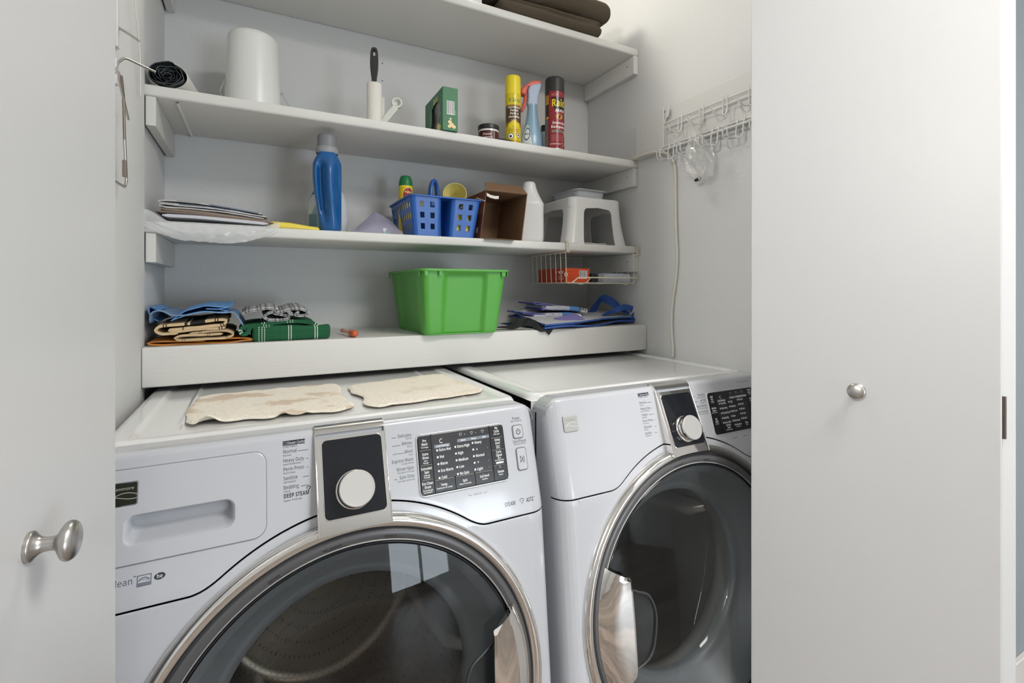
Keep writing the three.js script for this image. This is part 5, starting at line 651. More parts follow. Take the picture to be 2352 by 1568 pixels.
{ // cream wire basket hanging below the shelf
  const xl = .8945, xr = 1.186, zf = -1.3255, zb = -1.545, yt = 1.3215, yb = 1.223, r = .0016, t = thing('wire_basket', 'cream wire basket hung under the third shelf', 'basket', [0, 0, 0]); const m = M.cream, O = (n, g) => obj(n, g, m, t);
  for (const x of [xl, xr + .004]) { O('hanger_arm', wire([[x, Y3 + .0022, -1.52], [x, Y3 + .0022, -1.3195], [x, yt, -1.3195], [x, yt, zb]], .0019)); O('hanger_arm', wire([[x + .006, Y3 + .0022, -1.52], [x + .006, Y3 + .0022, -1.3195], [x + .006, yt, -1.3195]], .0019)); }
  for (const x of [xl, xr]) { for (let k = 0; k < 8; k++) { const z = lerp(zb, zf - .004, k / 7); O('upright', wire([[x, yt, z], [x + (x < 1 ? .004 : -.004), yb, z]], .0012)); } O('bottom_rail', wire([[x + (x < 1 ? .004 : -.004), yb, zb], [x + (x < 1 ? .004 : -.004), yb, zf]], r)); }
  for (let k = 0; k < 9; k++) { const z = lerp(zb, zf, k / 8); O('floor_wire', wire([[xl + .004, yb, z], [xr - .004, yb, z]], .0011)); }
  for (let k = 1; k < 4; k++) O('floor_wire', wire([[lerp(xl, xr, k / 4), yb - .002, zb], [lerp(xl, xr, k / 4), yb - .002, zf]], .0013));
  for (let k = 1; k < 8; k++) O('back_upright', wire([[lerp(xl, xr, k / 8), yt, zb], [lerp(xl, xr, k / 8), yb, zb]], .0011));
  O('back_rail', wire([[xl, yt, zb], [xr, yt, zb]], r));
  O('front_rail', wire([[xl + .004, yb, zf + .001], [.938, yb, zf + .001], [.944, yb - .004, zf + .002], [.956, yb - .004, zf + .002], [.962, yb, zf + .001], [1.128, yb, zf + .001], [1.134, yb - .004, zf + .002], [1.146, yb - .004, zf + .002], [1.152, yb, zf + .001], [xr - .004, yb, zf + .001]], r));
  O('front_lip', wire([[.918, yb + .001, zf], [.94, yb + .018, zf + .004], [xr + .012, yb + .018, zf + .004]], .0022)); O('front_lip', wire([[.972, yb, zf], [.99, yb + .016, zf + .003]], .0014)); O('front_lip', wire([[xr - .016, yb, zf], [xr + .004, yb + .016, zf + .003]], .0014));
  for (const x of [xl - .003, xr + .002]) O('ring', at(new THREE.TorusGeometry(.0055, .0013, 8, 20), x, yb + .0265, zf + .003));
  const ob = thing('orange_box', 'orange cardboard box with a barcode inside the wire basket', 'box', [.9085, yb + .0022, -1.352], .02); const W = .1, Hh = .047, D = .165;
  const fr = label(512, 240, (c, w, h) => { c.fillStyle = '#d24a1e'; c.fillRect(0, 0, w, h); c.save(); c.translate(290, 36); barcode(c, 0, 0, 170, 140); c.restore(); c.fillStyle = '#3a1208'; c.font = '20px sans-serif'; c.fillText('Pads à récurer', 60, 130); c.fillText('soap pads', 60, 60); c.fillStyle = '#7c2610'; for (let i = 0; i < 4; i++) c.fillRect(60, 160 + i * 16, 150, 4); });
  const sd = label(512, 150, (c, w, h) => { c.fillStyle = '#b23316'; c.fillRect(0, 0, w, h); c.fillStyle = '#f4e9df'; for (let i = 0; i < 3; i++) { c.fillRect(330 + i * 62, 30, 26, 20); c.fillRect(337 + i * 62, 50, 12, 12); c.font = 'bold 18px sans-serif'; c.fillText('18', 330 + i * 62, 96); c.fillRect(326 + i * 62, 110, 34, 6); } });
  obj('box_body', bb(0, W, 0, Hh, -D, -.0006, .001), S([.62, .085, .02], .5), ob); obj('barcode_face', uvXY(bb(.0004, W - .0004, .0004, Hh - .0004, -.001, 0, 0), 0, W, 0, Hh), S(1, .45, { map: fr }), ob);
  const g = bb(-.0006, .0004, .0004, Hh - .0004, -D + .001, -.001, 0), p = g.attributes.position, u = g.attributes.uv; for (let i = 0; i < p.count; i++) u.setXY(i, 1 + p.getZ(i) / D, p.getY(i) / Hh); obj('printed_face', g, S(1, .45, { map: sd }), ob);
  tag(obj('black_case', bb(1.022, 1.05, yb + .002, yb + .034, -1.43, -1.36, .004), S([.02, .02, .022], .5)), 'small black case right of the orange box in the basket', 'case');
  const pk = thing('plastic_pack', 'clear wrapped pack with ribbed sides and a blue edge in the wire basket', 'pack', [1.113, yb + .0022, -1.40], .05); obj('wrap', softBox(-.062, .062, 0, .030, -.08, .066, .008, [60, 8, 40], q => [.002 * Math.sin(q[2] * 600), .006 * (fbm(q[0] * 60, q[2] * 40) - .5), .0035 * Math.sin(q[0] * 520)]), P([.88, .90, .93], .16, { transmission: .55, thickness: 0 }), pk); obj('blue_edge', bb(-.045, .052, .0295, .033, -.066, .04, .0015), S([.20, .32, .55], .5), pk);
}
// ---------------------------------------------------------------- the ledge above the machines
const clothTex = (base, draw, n = 512) => { const t = label(n, n, (c, W, H) => { c.fillStyle = base; c.fillRect(0, 0, W, H); draw(c, W, H); c.globalAlpha = .10; for (let i = 0; i < 2600; i++) { c.fillStyle = hash2(i, 3) > .5 ? '#fff' : '#000'; c.fillRect(hash2(i, 1) * W, hash2(i, 2) * H, 3, 2); } c.globalAlpha = 1; }); t.wrapS = t.wrapT = THREE.RepeatWrapping; return t; };
const fabric = (map, o = {}) => S(1, .95, { map, bumpMap: terryBump, bumpScale: .0016, ...o });
{
  const beige = clothTex('#cfb58f', (c, W, H) => { c.strokeStyle = '#2a251f'; c.lineWidth = 5; for (const x of [120, 142]) { c.beginPath(); c.moveTo(x, 0); c.lineTo(x, H); c.stroke(); } c.lineWidth = 4; for (const y of [300, 318]) { c.beginPath(); c.moveTo(0, y); c.lineTo(W, y); c.stroke(); }  }); beige.repeat.set(12, 12); const motif = clothTex('#cfb58f', (c, W, H) => { c.strokeStyle = '#2a251f'; c.lineWidth = 3; for (const x of [100, 108, 250, 258, 300, 308, 420]) { c.beginPath(); c.moveTo(x, 0); c.lineTo(x, H); c.stroke(); } c.fillStyle = '#23201c'; c.fillRect(176, 0, 44, H); c.fillRect(160, 0, 8, H); }); motif.repeat.set(3, 3); const bm2 = fabric(motif);
  const bm = fabric(beige), orange = S([.60, .24, .05], .9, { bumpMap: terryBump, bumpScale: .001 }); 
  const blueT = clothTex('#5f93cc', (c, W, H) => { c.strokeStyle = '#86b0de'; c.lineWidth = 3; for (let j = 0; j < 16; j++) { c.beginPath(); for (let x = 0; x <= W; x += 16) c.lineTo(x, j * 32 + 8 * Math.sin(x / 512 * 12 * Math.PI)); c.stroke(); } }); blueT.repeat.set(12, 12); const blu = S(1, .8, { map: blueT, side: THREE.DoubleSide });
  const f = (n, lab, path, th, z0, z1, mat, o) => tag(obj(n, folded(path, th, z0, z1, { nz: 24, wob: .0024, f: 20, ...o }), mat), lab, 'cloth', 'cloths folded at the left end of the ledge');
  f('cloth', 'orange cloth at the bottom of the left pile', [[-.10, 1.0865], [-.20, 1.0868], [-.2085, 1.0835], [-.20, 1.0806], [-.1, 1.0802], [-.03, 1.0805], [.002, 1.0835], [-.025, 1.0878], [-.08, 1.0876]], .0032, -1.54, -1.315, orange, { seedOff: 2 });
  f('tea_towel', 'beige tea towel with thin black checks, lower of the two in the left pile', [[-.13, 1.1026], [-.075, 1.1075], [-.053, 1.1055], [-.0435, 1.0985], [-.054, 1.0925], [-.11, 1.0915], [-.150, 1.0905], [-.1565, 1.0945], [-.145, 1.0988], [-.10, 1.0998], [-.065, 1.0995]], .0052, -1.54, -1.306, bm, { seedOff: 5 });
  f('tea_towel', 'beige tea towel with black motif, upper of the two in the left pile', [[-.15, 1.1095], [-.165, 1.1085], [-.18, 1.1085], [-.1915, 1.1165], [-.186, 1.1255], [-.168, 1.1285], [-.12, 1.1315], [-.07, 1.1370], [-.058, 1.1345], [-.062, 1.1270], [-.10, 1.1228], [-.15, 1.1195], [-.168, 1.1178], [-.16, 1.1140], [-.10, 1.1165], [-.06, 1.1190]], .0058, -1.54, -1.303, bm2, { seedOff: 9, sag: (x, z) => -.004 * sstep(-1.40, -1.31, z) });
  f('cleaning_cloth', 'bright blue wavy-patterned wipe cloth on top of the left pile', [[-.165, 1.140], [-.135, 1.1605], [-.10, 1.1690], [-.055, 1.1685], [-.045, 1.1705], [-.055, 1.1655], [-.10, 1.1640], [-.055, 1.1600], [-.0545, 1.1560], [-.10, 1.1575], [-.13, 1.1520], [-.165, 1.1385]], .0022, -1.53, -1.315, blu, { seedOff: 14, wob: .0032, f: 30, sag: (x, z) => -.006 * sstep(-1.42, -1.32, z) });
  const dull = clothTex('#6f8fb4', c => { c.strokeStyle = '#8ba6c4'; c.lineWidth = 3; for (let j = 0; j < 16; j++) { c.beginPath(); for (let x = 0; x <= 512; x += 16) c.lineTo(x, j * 32 + 8 * Math.sin(x / 512 * 12 * Math.PI)); c.stroke(); } }); dull.repeat.set(12, 12);
  f('cleaning_cloth', 'dull blue wipe cloth spread over the beige tea towels and hanging down right', [[-.2015, 1.129], [-.198, 1.150], [-.185, 1.1545], [-.16, 1.1440], [-.13, 1.1455], [-.10, 1.1500], [-.06, 1.1480], [-.045, 1.1490], [-.030, 1.130], [-.020, 1.108], [-.008, 1.097]], .0028, -1.55, -1.312, S(1, .85, { map: dull }), { seedOff: 19, wob: .003 });
  f('cleaning_cloth', 'crumpled blue cloth edge left of the pile against the wall', [[-.19, 1.1315], [-.205, 1.142], [-.2075, 1.163], [-.199, 1.160], [-.190, 1.1555]], .0022, -1.52, -1.34, blu, { seedOff: 23, wob: .003 });
}
{
  const greenT = clothTex('#1c5a3a', (c, W, H) => { c.strokeStyle = '#d7dcd4'; c.lineWidth = 6; for (const x of [26, 44, 60, 210, 226, 380, 396]) { c.setLineDash(x < 70 ? [8, 5] : []); c.beginPath(); c.moveTo(x, 0); c.lineTo(x, H); c.stroke(); } c.setLineDash([]); c.globalAlpha = .25; c.fillStyle = '#0b2f1c'; for (let j = 0; j < 64; j++) for (let i = 0; i < 64; i++) c.fillRect(i * 8, j * 8 + (i % 2) * 4, 4, 4); c.globalAlpha = 1; }); greenT.repeat.set(5.6, 5.6);
  const gm = fabric(greenT, { bumpScale: .003 }), greyT = clothTex('#a9aaab', (c, W, H) => { c.fillStyle = 'rgba(60,62,66,.55)'; for (const x of [0, 70, 120, 250, 300, 380]) c.fillRect(x, 0, 22, H); c.fillStyle = 'rgba(225,225,225,.5)'; for (const x of [35, 200, 340, 440]) c.fillRect(x, 0, 18, H); c.fillStyle = 'rgba(60,62,66,.4)'; for (const y of [20, 120, 240, 330, 430]) c.fillRect(0, y, W, 24); }); greyT.repeat.set(14, 14);
  tag(obj('tea_towel', softBox(-.006, .1685, YL, YL + .0375, -1.53, -1.303, .010, [44, 12, 44], q => [.006 * (fbm(q[1] * 60, q[2] * 20) - .5), .010 * (fbm(q[0] * 24, q[2] * 18) - .5) * sstep(YL, YL + .02, q[1]) - .020 * sstep(.10, .17, q[0]) * sstep(YL, YL + .037, q[1]) * sstep(-1.30, -1.36, q[2]), .006 * (fbm(q[0] * 30, q[1] * 80) - .5)]), gm), 'green tea towel with white stripes, lower one of the second pile', 'cloth', 'cloths in the green and grey pile');
  tag(obj('tea_towel', folded([[.04, 1.1180], [-.01, 1.1165], [-.026, 1.1120], [-.0285, 1.1040], [-.022, 1.0985], [-.014, 1.1030], [-.012, 1.1125], [.02, 1.1205], [.08, 1.1225], [.122, 1.1215], [.136, 1.1150], [.140, 1.1080]], .0090, -1.52, -1.307, { nz: 24, wob: .0036, f: 20, seedOff: 31 }), gm), 'green tea towel drooping over the left side of the second pile', 'cloth', 'cloths in the green and grey pile');
  tag(obj('tea_towel', folded([[-.0255, 1.1395], [-.018, 1.1480], [.0, 1.1520], [.03, 1.1560], [.05, 1.1530], [.028, 1.1450], [.02, 1.1370], [.028, 1.1290], [.06, 1.1290], [.073, 1.1340], [.060, 1.1400], [.040, 1.1455], [.058, 1.1480], [.085, 1.1560], [.105, 1.1545], [.118, 1.1440], [.108, 1.1380], [.088, 1.1400], [.098, 1.1470]], .0064, -1.46, -1.308, { nz: 24, wob: .0036, f: 22, seedOff: 37, sag: (x, z) => .006 * sstep(-1.33, -1.40, z) }), fabric(greyT, { bumpScale: .003 })), 'grey checked tea towel crumpled on top of the green ones', 'cloth', 'cloths in the green and grey pile');
}
{ const t = thing('marker', 'small clear pen with an orange capped end', 'pen', [.2245, YL + .0098, -1.345], .12); t.scale.setScalar(1.3);
  obj('cap', at(lathe([[0, -.022], [.004, -.021], [.0068, -.016], [.0072, -.004], [.0066, .012], [.0045, .019], [.0035, .0205], [0, .0205]], 24), 0, 0, .012, -Math.PI / 2), P([.78, .16, .06], .3, { transmission: .2, thickness: 0 }), t, 'orange cap');
  obj('barrel', at(lathe([[0, .0], [.0036, 0], [.004, .02], [.0045, .052], [.0025, .054], [0, .054]], 20), 0, .0005, -.008, -Math.PI / 2), P([.85, .72, .68], .15, { transmission: .7, thickness: 0 }), t); obj('band', at(cyl(.0044, .0044, .012, 20), 0, .0005, -.05, Math.PI / 2), S([.70, .22, .12], .4), t); }
{ // green storage bin
  const H = .1785, xb0 = .403, xb1 = .617, zb0 = -1.545, zb1 = -1.262, xt0 = .388, xt1 = .635, zt0 = -1.585, zt1 = -1.238, t = thing('storage_bin', 'bright green plastic storage bin with a rim', 'bin', [(xb0 + xb1) / 2, YL, (zb0 + zb1) / 2]); const ox = (xb0 + xb1) / 2, oz = (zb0 + zb1) / 2;
  const gm = P([.09, .37, .05], .42, { clearcoat: .1, clearcoatRoughness: .4 });
  // outline param: rounded rectangle with a shallow recess in the middle of front, back and sides
  const per = 30, ringAt = (f, off) => { const x0 = lerp(xb0, xt0, f) - ox, x1 = lerp(xb1, xt1, f) - ox, z0 = lerp(zb0, zt0, f) - oz, z1 = lerp(zb1, zt1, f) - oz, cx = (x0 + x1) / 2, cz = (z0 + z1) / 2, w = x1 - x0 - 2 * off, d = z1 - z0 - 2 * off; const P0 = []; const n = 60;
    const sd = (ax, ay, bx, by) => { for (let i = 0; i < n; i++) P0.push([lerp(ax, bx, i / n), lerp(ay, by, i / n)]); }; const a = w / 2, b = d / 2; sd(a, b, -a, b); sd(-a, b, -a, -b); sd(-a, -b, a, -b); sd(a, -b, a, b);
    return P0.map(([x, z]) => { const r = .016; let X = x, Z = z; const ix = clamp(x, -a + r, a - r), iz = clamp(z, -b + r, b - r); const l = Math.hypot(x - ix, z - iz); if (l > 1e-9 && Math.abs(x) > a - r && Math.abs(z) > b - r) { X = ix + (x - ix) / l * r; Z = iz + (z - iz) / l * r; }
      const rec = .011 * sstep(.965, .90, f); if (Math.abs(z) > b - 1e-6 && Math.abs(x) < a) Z -= Math.sign(z) * rec * sstep(.066, .052, Math.abs(x)); else if (Math.abs(x) > a - 1e-6 && Math.abs(z) < b) X -= Math.sign(x) * rec * .6 * sstep(.10, .08, Math.abs(z)); return [X + cx, .001 + f * H, Z + cz]; }).reverse(); };
  const fs = [0, .004, .012, .05, .2, .4, .6, .75, .84, .88, .90, .915, .93, .945, .96, .97, .985, 1];
  obj('bin_wall', [loft(fs.map((f, i) => ringAt(f, i ? [0, .004, .0015][i] ?? 0 : .009)), { cap: false }), loft([...fs].reverse().map(f => ringAt(f, .0025)), { cap: false })], gm, t);
  obj('bin_floor', bb(xb0 - ox + .006, xb1 - ox - .006, .0008, .004, zb0 - oz + .006, zb1 - oz - .006, .0015), gm, t);
  const X0 = xt0 - ox - .008, X1 = xt1 - ox + .008, Z0 = zt0 - oz - .008, Z1 = zt1 - oz + .008; const rs = rrShape(X0, X1, Z0, Z1, .02); rs.holes.push(rrShape(X0 + .011, X1 - .011, Z0 + .011, Z1 - .011, .014)); obj('rim', at(ext(rs, .0065, .0018, 8), 0, H + .0005, (Z0 + Z1) * 0, Math.PI / 2), gm, t);
  for (const [x, z, w, d] of [[X0 + .016, Z1 - .0035, .010, .003], [X0 + .055, Z1 - .0035, .009, .003], [X1 - .022, Z1 - .0035, .012, .003], [X0 + .0035, Z1 - .03, .003, .010], [X0 + .0035, Z0 + .02, .003, .012], [X1 - .0035, Z1 - .02, .003, .010]]) obj('tab', bb(x - w / 2, x + w / 2, H - .0185, H - .004, z - d / 2, z + d / 2, .001), gm, t);
}
{ // folded shopping bags
  const navy = S([.03, .095, .36], .7, { side: THREE.DoubleSide }), pur = S([.16, .15, .45], .75), grey = S([.56, .57, .60], .8, { bumpMap: paintBump, bumpScale: .002 });
  const ribbon = (pts, w, th, nrm = [0, 1, 0]) => { const c = new THREE.CatmullRomCurve3(pts.map(p => V(p[0], p[1], p[2])), false, 'centripetal'), n = pts.length * 6, P0 = c.getSpacedPoints(n); const rings = P0.map((p, i) => { const tg = P0[Math.min(n, i + 1)].clone().sub(P0[Math.max(0, i - 1)]).normalize(); const k = i / n * (pts.length - 1), a = pts[Math.floor(k)], b = pts[Math.min(pts.length - 1, Math.floor(k) + 1)], tw = lerp(a[3] ?? 0, b[3] ?? 0, k % 1); let side = tg.clone().cross(V(...nrm)).normalize(); side.applyAxisAngle(tg, tw); const up = side.clone().cross(tg).normalize(); return [[1, 1], [-1, 1], [-1, -1], [1, -1]].map(([s, u]) => p.clone().addScaledVector(side, s * w / 2).addScaledVector(up, u * th / 2).toArray()); }); return creased(loft(rings), .7); };
  { // large grey bag with blue binding, lying flat and folded once
    const t = thing('shopping_bag', 'large grey shopping bag with blue binding lying flat under the purple one', 'bag', [.98, YL, -1.42]); const h = (x, z) => .012 + .010 * sstep(-.20, .16, x) + .006 * fbm(x * 14 + 3, z * 12) + .014 * sstep(.02, -.2, x) * sstep(.08, -.1, z);
    const Zf = x => lerp(.152, .075, sstep(-.17, .21, x)) , Zb = x => lerp(-.05, -.16, sstep(-.2, .1, x));
    const sheet = (o, e) => surf(46, 24, (u, v) => { const x = lerp(-.205, .215, u), z = lerp(Zb(x), Zf(x), v); return [x, e ? o + .001 + h(x, z) * (.3 + .2 * Math.sin(u * 9)) : Math.max(.003, h(x, z) + o) + .12 * (Zf(x) - z), z]; });
    obj('upper_panel', [sheet(0), sheet(-.002)], grey, t); obj('lower_panel', [sheet(.0015, 1), sheet(.0002, 1)], grey, t);
    const edge = k => Array.from({ length: 24 }, (_, i) => { const x = lerp(-.205, .215, i / 23), z = Zf(x); return [x, k ? .0015 + h(x, z) * (.3 + .2 * Math.sin(i / 23 * 9)) : Math.max(.003, h(x, z)), z + .001]; });
    obj('binding', tube(edge(0), .0030, 90), navy, t, 'blue bound edge'); obj('binding', tube(edge(1), .0032, 90), navy, t, 'blue bound edge'); const le = k => Array.from({ length: 12 }, (_, i) => { const x = -.205, z = lerp(Zb(x), Zf(x), i / 11); return [x, Math.max(.003, h(x, z)) + .12 * (Zf(x) - z), z]; }); obj('binding', tube(le(0), .003, 40), navy, t, 'blue bound edge');
    // scribbled print on the far right of the lower panel
    for (let k = 0; k < 5; k++) obj('printed_line', tube(Array.from({ length: 9 }, (_, i) => { const x = .02 + .008 * i + .0, z = Zf(x) - .012 - .006 * k; return [x, h(x, z) + .0012 , z + .002 * Math.sin(i * 2.2 + k)]; }), .0006, 24, false, 4), S([.09, .09, .10], .8), t);
    obj('handle', ribbon([[.125, .034, -.05, 0], [.137, .068, -.035, .3], [.152, .090, -.02, .5], [.172, .078, .005, .1], [.196, .052, .03, -.5], [.216, .036, .05, -1.0]], .030, .0016, [0, 0, 1]), navy, t, 'blue webbing handle'); obj('handle', ribbon([[.10, .026, .03, 0], [.15, .048, .05, .5], [.195, .060, .055, 1.2], [.226, .048, .062, 1.9], [.2215, .022, .068, 2.4], [.18, .012, .072, 2.9], [.135, .014, .07, 3.2]], .020, .0016), navy, t, 'blue webbing handle'); obj('handle', ribbon([[-.005, .03, -.10, 0], [.04, .055, -.09, .2], [.10, .045, -.06, 0], [.14, .035, -.03, 0]], .02, .0016), navy, t, 'blue webbing handle');
    obj('inside_back', bb(-.2, .18, .001, .0035, -.15, .03, .001), navy, t);
  }
  { // purple bag folded into a narrow packet, two folds high
    const pr = clothTex('#c9ccd6', (c, W, H) => { c.strokeStyle = '#4a4d58'; c.lineWidth = 3; for (let i = 0; i < 9; i++) { c.beginPath(); c.arc(110 + hash2(i, 1) * 90, 60 + i * 50, 26 + 20 * hash2(i, 2), 0, 5); c.stroke(); } c.fillStyle = '#5d8fd0'; c.fillRect(300, 0, 120, H); c.fillStyle = '#f3f3f3'; c.fillRect(420, 0, 92, H); c.fillStyle = '#17171a'; c.font = 'bold 64px sans-serif'; for (let k = 0; k < 4; k++) { c.save(); c.translate(430, 40 + k * 130); c.rotate(.3); c.fillText('MERK', -20, 40); c.restore(); } }, 512);
    const a = thing('shopping_bag', 'purple shopping bag folded into a packet on top of the grey bag', 'bag', [.838, YL + .026, -1.455], -.12);
    const pk = (y, x0, x1, z0, z1, tilt, s) => { const body = softBox(x0, x1, y, y + .0165, z0, z1, .0065, [40, 6, 20], q => [.0, tilt * (q[0] - x0) + .006 * sstep(x1 - .05, x1, q[0]) * -1 + .003 * (fbm(q[0] * 18 + s, q[2] * 20) - .5), .002 * (fbm(q[0] * 22, s) - .5)]); const p = body.attributes.position, u = body.attributes.uv; for (let i = 0; i < p.count; i++) u.setXY(i, (p.getX(i) - x0) / (x1 - x0) * .98 + .01, (p.getZ(i) - z0) * 4 + p.getY(i) * 9); return body; };
    const pm = S(1, .75, { map: pr });
    obj('lower_fold', pk(0, -.02, .165, -.10, .060, .02, 3), pm, a); obj('upper_fold', pk(.029, .022, .197, -.11, .045, -.05, 8), pm, a);
    const vf = (y, x, z, w, dir) => folded([[x + w, y + .016], [x + .4 * w, y + .0185], [x - .022, y + .0225], [x - .0235, y + .0205], [x + .02, y + .0115], [x - .018 * dir, y + .001], [x - .010 * dir, y - .0012], [x + .5 * w, y + .0008]], .0024, z - .15, z, { nz: 10, wob: .001, f: 14, seedOff: 50 + y * 90 });
    obj('purple_edge', vf(.0, -.035, .064, .06, 1), pur, a, 'purple folded edge'); obj('purple_edge', vf(.0305, .014, .049, .05, -.3), pur, a, 'purple folded edge');
    obj('side_gusset', at(softBox(-.045, .045, 0, .006, -.03, .03, .0025, [16, 3, 10], wob(.004, 40)), .092, -.004, .112, .35, .25, .06), S([.24, .21, .50], .8), a, 'purple gusset');
  }
  const st = thing('strap', 'black fabric strap twisted over the front of the ledge by the bags', 'strap', [.742, YL + .002, -1.300]); const bk = S([.022, .022, .024], .75, { bumpMap: weaveBump, bumpScale: .0008 });
  obj('webbing', ribbon([[-.085, .006, -.05, 0], [-.045, .008, -.03, .2], [-.015, .024, -.008, .9], [.008, .018, .012, 1.6], [.02, .002, .018, 2.2], [.035, -.006, .0185, 2.6], [.062, -.002, .018, 2.9], [.078, .0045, .020, 3.0]], .026, .0016), bk, st); obj('webbing', ribbon([[-.02, .012, -.01, .5], [-.004, .030, .0, .2], [.016, .022, .004, -.4], [.03, .010, .014, -1], [.05, .003, .019, -1.4], [.066, -.010, .0195, -1.6]], .022, .0016), bk, st);
}
// ---------------------------------------------------------------- cloths on the washer
{
  const tx = (s, dirty) => dataTex(256, (u, v) => { const n = tileNoise(u, v, 60, 3), st = dirty * sstep(.52, .72, fbm(u * 5 + s, v * 5, 4)); return [.98 - .10 * (n - .3) - .10 * st, .95 - .10 * (n - .3) - .14 * st, .90 - .11 * (n - .3) - .17 * st]; }, { srgb: true });
  const sheet = (c, s, lumps, shape) => { // c: corners back-left, back-right, front-right, front-left as [x, z]
    const f = (u, v, top) => { const e = .0016 * (fbm(u * 30 + s, v * 30, 2) - .5); let x = lerp(lerp(c[0][0], c[1][0], u), lerp(c[3][0], c[2][0], u), v), z = lerp(lerp(c[0][1], c[1][1], u), lerp(c[3][1], c[2][1], u), v); const [dx, dz] = shape(u, v); const edge = Math.min(u, 1 - u, v, 1 - v); let y = .9797 + .0012 * fbm(x * 60, z * 60, 3); for (const [lu, lv, r, h] of lumps) y += h * Math.exp(-((u - lu) ** 2 + (v - lv) ** 2 * .6) / (r * r)); return [x + dx + e, y + (top ? .0036 * Math.min(1, edge * 40 + .35) : .0004), z + dz + e]; };
    const us = Array.from({ length: 71 }, (_, i) => i / 70), top = surf(us, 44, (u, v) => f(u, v, 1)), bot = surf(us, 44, (u, v) => f(u, v, 0));
    const rim = [[0, 1], [1, 0], [2, 0], [3, 1]].map(([k]) => surf(70, [0, 1], (t, w) => f(...(k === 0 ? [t, 1] : k === 1 ? [1, t] : k === 2 ? [t, 0] : [0, t]), w))); return [top, bot, ...rim]; };
  const m1 = S(1, 1, { map: tx(2, 1), bumpMap: terryBump, bumpScale: .0015 }), m2 = S(1, 1, { map: tx(9, .35), bumpMap: terryBump, bumpScale: .0015 });
  const rc = (u, v) => { const r = .11, a = Math.max(0, r - Math.min(u, 1 - u)), b = Math.max(0, r - Math.min(v, 1 - v)); if (!a || !b) return [0, 0]; const k = 1 - Math.max(a, b) / Math.hypot(a, b); return [a * k * (u < .5 ? 1 : -1) * .27, b * k * (v < .5 ? 1 : -1) * .26]; };
  tag(obj('cloth', sheet([[-.108, -1.198], [.169, -1.216], [.165, -.940], [-.106, -.955]], 2, [[.13, 1, .05, .012], [.55, 1, .03, .006], [.69, 1, .025, .003], [.03, .95, .03, .003]], (u, v) => { const q = rc(u, v); return [q[0] + .004 * Math.sin(v * 9), q[1] + .0035 * Math.sin(u * 17) * v + .003 * Math.sin(u * 31)]; }), m1), 'beige stained cloth on the left half of the washer top', 'cloth', 'cloths on the washer');
  tag(obj('cloth', sheet([[.176, -1.166], [.429, -1.228], [.452, -.965], [.188, -.932]], 6, [[.15, .97, .03, .002]], (u, v) => { const q = rc(u, v); return [q[0] + .010 * Math.sin(v * 3.1) * (1 - u) + .005 * Math.sin(v * 14) * (1 - u), q[1] - .016 * Math.max(0, u - .82) * 5 * v * v + .002 * Math.sin(u * 23)]; }), m2), 'cream cloth on the right half of the washer top', 'cloth', 'cloths on the washer');
}
